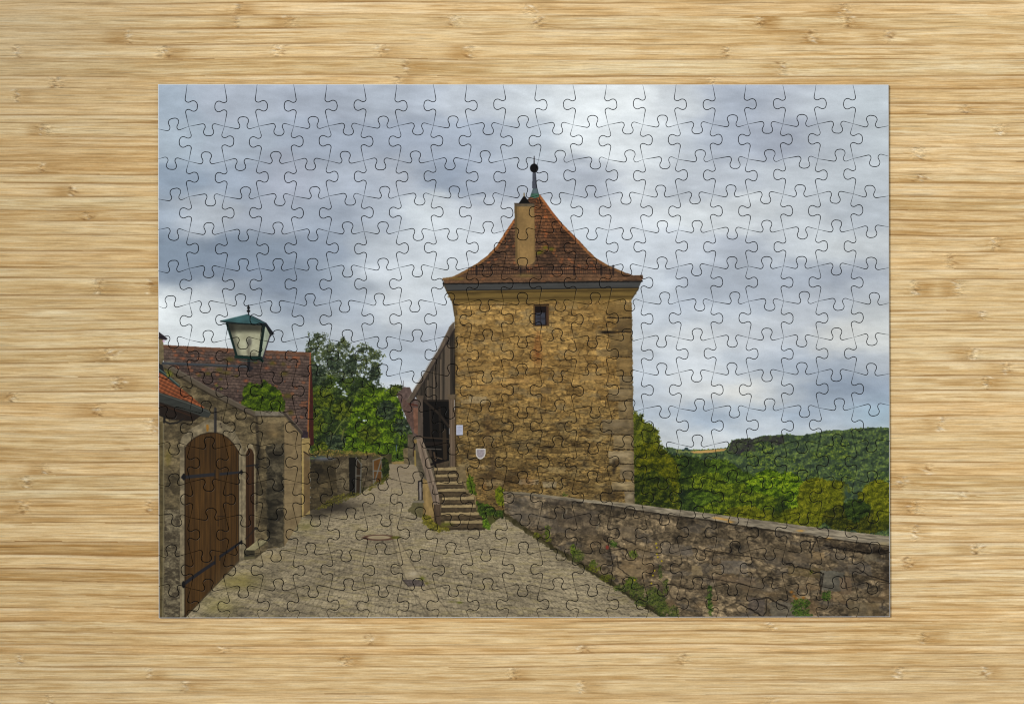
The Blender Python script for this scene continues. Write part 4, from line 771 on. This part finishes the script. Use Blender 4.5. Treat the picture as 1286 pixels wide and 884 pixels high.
# materials: print, white paper edge, darkened board core
img = bpy.data.images.new("printed_picture", W, H, alpha=False, float_buffer=False)
buf = np.ones((H, W, 4), np.float32); buf[..., :3] = np.clip(IMG[::-1], 0, 1); img.pixels.foreach_set(buf.ravel()); img.update(); img.pack()
m_print, nt, bs = new_mat("printed_card")
ti = nt.nodes.new("ShaderNodeTexImage"); ti.image = img; ti.extension = 'EXTEND'; ti.interpolation = 'Linear'
uvn = nt.nodes.new("ShaderNodeUVMap"); uvn.uv_map = "print"; nt.links.new(uvn.outputs[0], ti.inputs[0])
nt.links.new(ti.outputs[0], bs.inputs["Base Color"])
tc = nt.nodes.new("ShaderNodeTexCoord"); nz = nt.nodes.new("ShaderNodeTexNoise"); nz.inputs["Scale"].default_value = 900; nz.inputs["Detail"].default_value = 2
geo = nt.nodes.new("ShaderNodeNewGeometry"); nt.links.new(geo.outputs["Position"], nz.inputs[0])
bp = nt.nodes.new("ShaderNodeBump"); bp.inputs["Strength"].default_value = .06; bp.inputs["Distance"].default_value = .0002
nt.links.new(nz.outputs["Fac"], bp.inputs["Height"]); nt.links.new(bp.outputs[0], bs.inputs["Normal"])
bs.inputs["Roughness"].default_value = .42; bs.inputs["Specular IOR Level"].default_value = .10
def board_mat(name, c, var):
    m, nt, bs = new_mat(name)
    nz = nt.nodes.new("ShaderNodeTexNoise"); nz.inputs["Scale"].default_value = 1500; nz.inputs["Detail"].default_value = 3
    geo = nt.nodes.new("ShaderNodeNewGeometry"); nt.links.new(geo.outputs["Position"], nz.inputs[0])
    cr = nt.nodes.new("ShaderNodeValToRGB"); cr.color_ramp.elements[0].color = tuple(v*(1-var) for v in c)+(1,); cr.color_ramp.elements[1].color = tuple(min(1, v*(1+var)) for v in c)+(1,)
    nt.links.new(nz.outputs["Fac"], cr.inputs[0]); nt.links.new(cr.outputs[0], bs.inputs["Base Color"])
    bs.inputs["Roughness"].default_value = .8; bs.inputs["Specular IOR Level"].default_value = .1
    return m
m_paper = board_mat("white_paper_edge", (.62, .64, .66), .12)
m_board = board_mat("shaded_board_core", (.045, .045, .045), .25)  # near-black: shade inside the cuts is put into the core colour

ORD = "zeroth first second third fourth fifth sixth seventh eighth ninth tenth eleventh twelfth thirteenth fourteenth fifteenth sixteenth seventeenth eighteenth nineteenth twentieth twenty-first".split()
SPECIAL = {(3,11): "the tower's black finial ball", (4,11): "chimney top and roof peak", (4,12): "orange tiles beside the roof peak", (5,10): "the roof's left slope against sky", (5,11): "chimney shaft and roof tiles", (5,12): "brown roof tiles", (5,13): "the roof's right slope against sky", (4,13): "white cloud beside the roof",
 (6,9): "left tip of the eaves", (6,10): "roof tiles over grey eaves board", (6,11): "chimney foot and grey eaves board", (6,12): "snow guard over grey eaves board", (6,13): "lower roof tiles and eaves board", (6,14): "right tip of the eaves", (7,9): "slanting cornice corner and sky", (7,10): "cornice and ochre wall", (7,11): "wall left of the small window", (7,12): "small dark tower window", (7,13): "ochre wall under the cornice", (7,14): "tower's upper right corner",
 (7,2): "pale sky over barn ridge", (7,3): "roof and glass of lantern", (7,4): "right side of the lantern", (6,3): "lantern's finial and cloud", (8,1): "gable eave and barn roof", (8,2): "red barn roof tiles", (8,3): "lantern base over barn roof", (8,4): "barn roof tiles and lantern edge", (8,5): "barn roof end and tree", (8,6): "leafy treetops and sky", (8,7): "treetop edge against sky", (9,1): "orange tiled eave and gutter", (9,2): "sloping coping below barn roof", (9,3): "green bush on barn roof", (9,4): "bush edge and brown tiles", (9,5): "barn roof edge and trees", (9,6): "dark tree with sky gaps", (9,7): "tree and pink gable", (9,8): "distant roof and wooden eave",
 (8,9): "wooden annex roof against sky", (9,9): "weathered annex planks", (10,8): "dark wooden porch post", (10,9): "white notice beside dark porch", (11,8): "dark porch and handrail top", (11,9): "porch post and top stair", (11,10): "grey shield plaque on wall", (12,8): "wooden handrail and stairs", (12,9): "stone steps and green weed", (13,8): "handrail post and lowest step", (13,9): "lowest steps and paving", (12,10): "wall base with green plants", (12,11): "wall top meeting tower base",
 (10,1): "gutter end and stone wall", (10,2): "stone arch above wooden door", (10,3): "arch and drain pipe", (10,4): "wall coping and stone pier", (10,5): "barn corner and trees", (10,6): "dense green trees", (10,7): "bright green tree", (11,1): "stone jamb and door strap", (11,2): "arched door top and strap", (11,3): "pointed side door", (11,4): "dark stone pier", (11,5): "cream barn corner and wall", (11,6): "garden wall and trees", (11,7): "open white braced gates", (12,1): "rough wall and door jamb", (12,2): "brown door planks", (12,3): "door jamb and side door", (12,4): "blackened stone pier", (12,5): "shaded wall and paving", (12,6): "alley paving and gate", (12,7): "bare alley paving", (13,1): "stone jamb and brown planks", (13,2): "door planks with dark strap", (13,3): "strap end and stone step", (13,4): "step and pier foot", (13,5): "cobbles near the pier", (13,6): "left half of manhole cover", (13,7): "right half of manhole cover", (14,1): "lower strap hinge and jamb", (14,2): "slanting lower door strap", (14,3): "door foot and mossy cobbles", (15,1): "wall foot and door corner", (15,2): "door corner and cobbles", (14,7): "dark square drain grate", (14,8): "cobbles beside drain grate",
 (10,14): "corner stones and yellow tree", (9,14): "grey corner stones and sky", (8,14): "tower's right edge and sky", (11,14): "corner stones and leafy tree", (12,14): "tower foot and wall coping", (10,15): "yellow treetop and sky", (11,15): "yellow green tree", (10,16): "sky above distant field", (11,16): "far hill with orange field", (11,17): "dark trees on the hillcrest", (10,17): "sky above the wooded hill"}
def describe(r, c, cx, cy, lum):
    if (r, c) in SPECIAL: return SPECIAL[(r, c)]
    if cy < 545 and (cx < 545 or cx > 800 or cy < 250) and not (cy > 430 and cx < 520):
        return ("bright white cloud" if lum > .85 else "pale grey cloud" if lum > .78 else "mid grey cloud" if lum > .70 else "blue grey cloud" if lum > .62 else "dark blue grey cloud")
    if cy < 300: return "pale cloud beside the tower"
    if 560 < cx < 800 and cy < 632+(cx-700)*.05: return ("coursed ochre tower stone" if cy < 500 else "rough brown tower stone")
    if cx > 800 and cy < 600: return "dark wooded hillside"
    if cx > 800 and cy < 645: return "bright green tree crowns"
    cap = 617+(cx-632)*.115
    if cx > 640 and cy < cap+22: return "stone coping of the parapet" if cx < 800 else "parapet coping and green trees"
    foot = 646+(cx-634)*.64
    if cx > 634 and cy < foot-8: return "dark parapet stones"
    if cx > 634 and cy < foot+20: return "weeds at the parapet's foot"
    if cx < 560 and cy < 560: return "green leaves and dark branches"
    return "cobbles near the left door" if cx < 330 else "cobbled paving"

def offset_poly(P, d, dvec):
    """Move every outline point inwards by d (array per point allowed)."""
    prev = np.roll(P, 1, 0); nxt = np.roll(P, -1, 0)
    e1 = P-prev; e2 = nxt-P
    e1 /= np.maximum(np.hypot(e1[:, 0], e1[:, 1]), 1e-6)[:, None]; e2 /= np.maximum(np.hypot(e2[:, 0], e2[:, 1]), 1e-6)[:, None]
    n1 = np.stack([-e1[:, 1], e1[:, 0]], 1); n2 = np.stack([-e2[:, 1], e2[:, 0]], 1)
    n = n1+n2; n /= np.maximum(np.hypot(n[:, 0], n[:, 1]), 1e-6)[:, None]
    k = 1/np.clip((n*n1).sum(1), .5, 1)
    return P+n*(k*d*dvec)[:, None]
rp = np.random.RandomState(77)
for j in range(15):
    for i in range(21):
        top = HS[(i, j)]; rgt = VS[(i+1, j)]; bot = HS[(i, j+1)][::-1]; lft = VS[(i, j)][::-1]
        P = np.concatenate([top[:-1], rgt[:-1], bot[:-1], lft[:-1]])
        nt_, nr, nb, nl = len(top)-1, len(rgt)-1, len(bot)-1, len(lft)-1
        bd = np.zeros(len(P), bool)                       # points on the puzzle's outer border
        if j == 0: bd[:nt_+1] = True
        if i == 20: bd[nt_:nt_+nr+1] = True
        if j == 14: bd[nt_+nr:nt_+nr+nb+1] = True
        if i == 0: bd[nt_+nr+nb:] = True; bd[0] = True
        n = len(P); cc = np.array([C0[(i, j)], C0[(i+1, j)], C0[(i+1, j+1)], C0[(i, j+1)]])
        dmin = np.hypot(P[:, None, 0]-cc[None, :, 0], P[:, None, 1]-cc[None, :, 1]).min(1)
        sc = np.where(bd, 1., .30+.95*np.clip((dmin-1)/15., 0, 1))     # the cut pinches shut at the corners
        rings = []
        #        inset seam, inset border, height
        for (a, b, z) in ((.03, .0, 0.0), (.19, .0, THK-1.5), (.33, .10, THK-.55), (.50, .75, THK-.16), (.90, 1.15, THK)):
            rings.append((offset_poly(P, np.where(bd, b, a), sc), z))
        lift = abs(rp.randn())*.05; tx, ty = rp.randn(2)*.0014
        cx0, cy0 = P[:, 0].mean(), P[:, 1].mean(); cx0 = (C0[(i, j)][0]+C0[(i+1, j+1)][0])/2; cy0 = (C0[(i, j)][1]+C0[(i+1, j+1)][1])/2
        verts, uvs = [], []
        for Q, z in rings:
            for (x, y) in Q:
                zz = z+(lift+tx*(x-cx0)+ty*(y-cy0)+.12 if z > 0 else .12)
                verts.append(((x-cx0)*U_M, -(y-cy0)*U_M, zz*U_M)); uvs.append(((x-PX0)/(PX1-PX0), 1-(y-PY0)/(PY1-PY0)))
        faces, mats = [], []
        nR = len(rings)
        for k in range(nR-1):
            for q in range(n):
                q2 = (q+1) % n
                faces.append((k*n+q, (k+1)*n+q, (k+1)*n+q2, k*n+q2))
                bord = bd[q] and bd[q2]
                mats.append(2 if k == 0 else (1 if (k in (1, 2) and bord) else 2 if k == 1 else 0))
        faces.append(tuple(range((nR-1)*n, nR*n))[::-1]); mats.append(0)
        faces.append(tuple(range(n))); mats.append(2)
        me = bpy.data.meshes.new("puzzle_piece"); me.from_pydata(verts, [], faces)
        uv = me.uv_layers.new(name="print"); U2 = np.array(uvs, np.float32)
        vi = np.empty(len(me.loops), np.int32); me.loops.foreach_get("vertex_index", vi); uv.data.foreach_set("uv", U2[vi].ravel())
        for m_ in (m_print, m_paper, m_board): me.materials.append(m_)
        me.polygons.foreach_set("material_index", np.array(mats, np.int32))
        me.update()
        o = bpy.data.objects.new("puzzle_piece", me); scn.collection.objects.link(o); o.location = (wx(cx0), wy(cy0), 0)
        a0 = int((cx0-14-PX0)*S); b0 = int((cy0-14-PY0)*S); w_ = int(28*S)
        lum = float(IMG[b0:b0+w_, a0:a0+w_].mean())
        d = describe(j+1, i+1, cx0, cy0, lum)
        corner = (i in (0, 20)) and (j in (0, 14)); edge = (i in (0, 20)) or (j in (0, 14))
        kind = "corner piece" if corner else "edge piece" if edge else "jigsaw piece"
        tag(o, "%s printed with %s, %s row down, %s from left" % (kind, d, ORD[j+1], ORD[i+1]), "puzzle piece", "interlocking pieces of the assembled jigsaw puzzle")
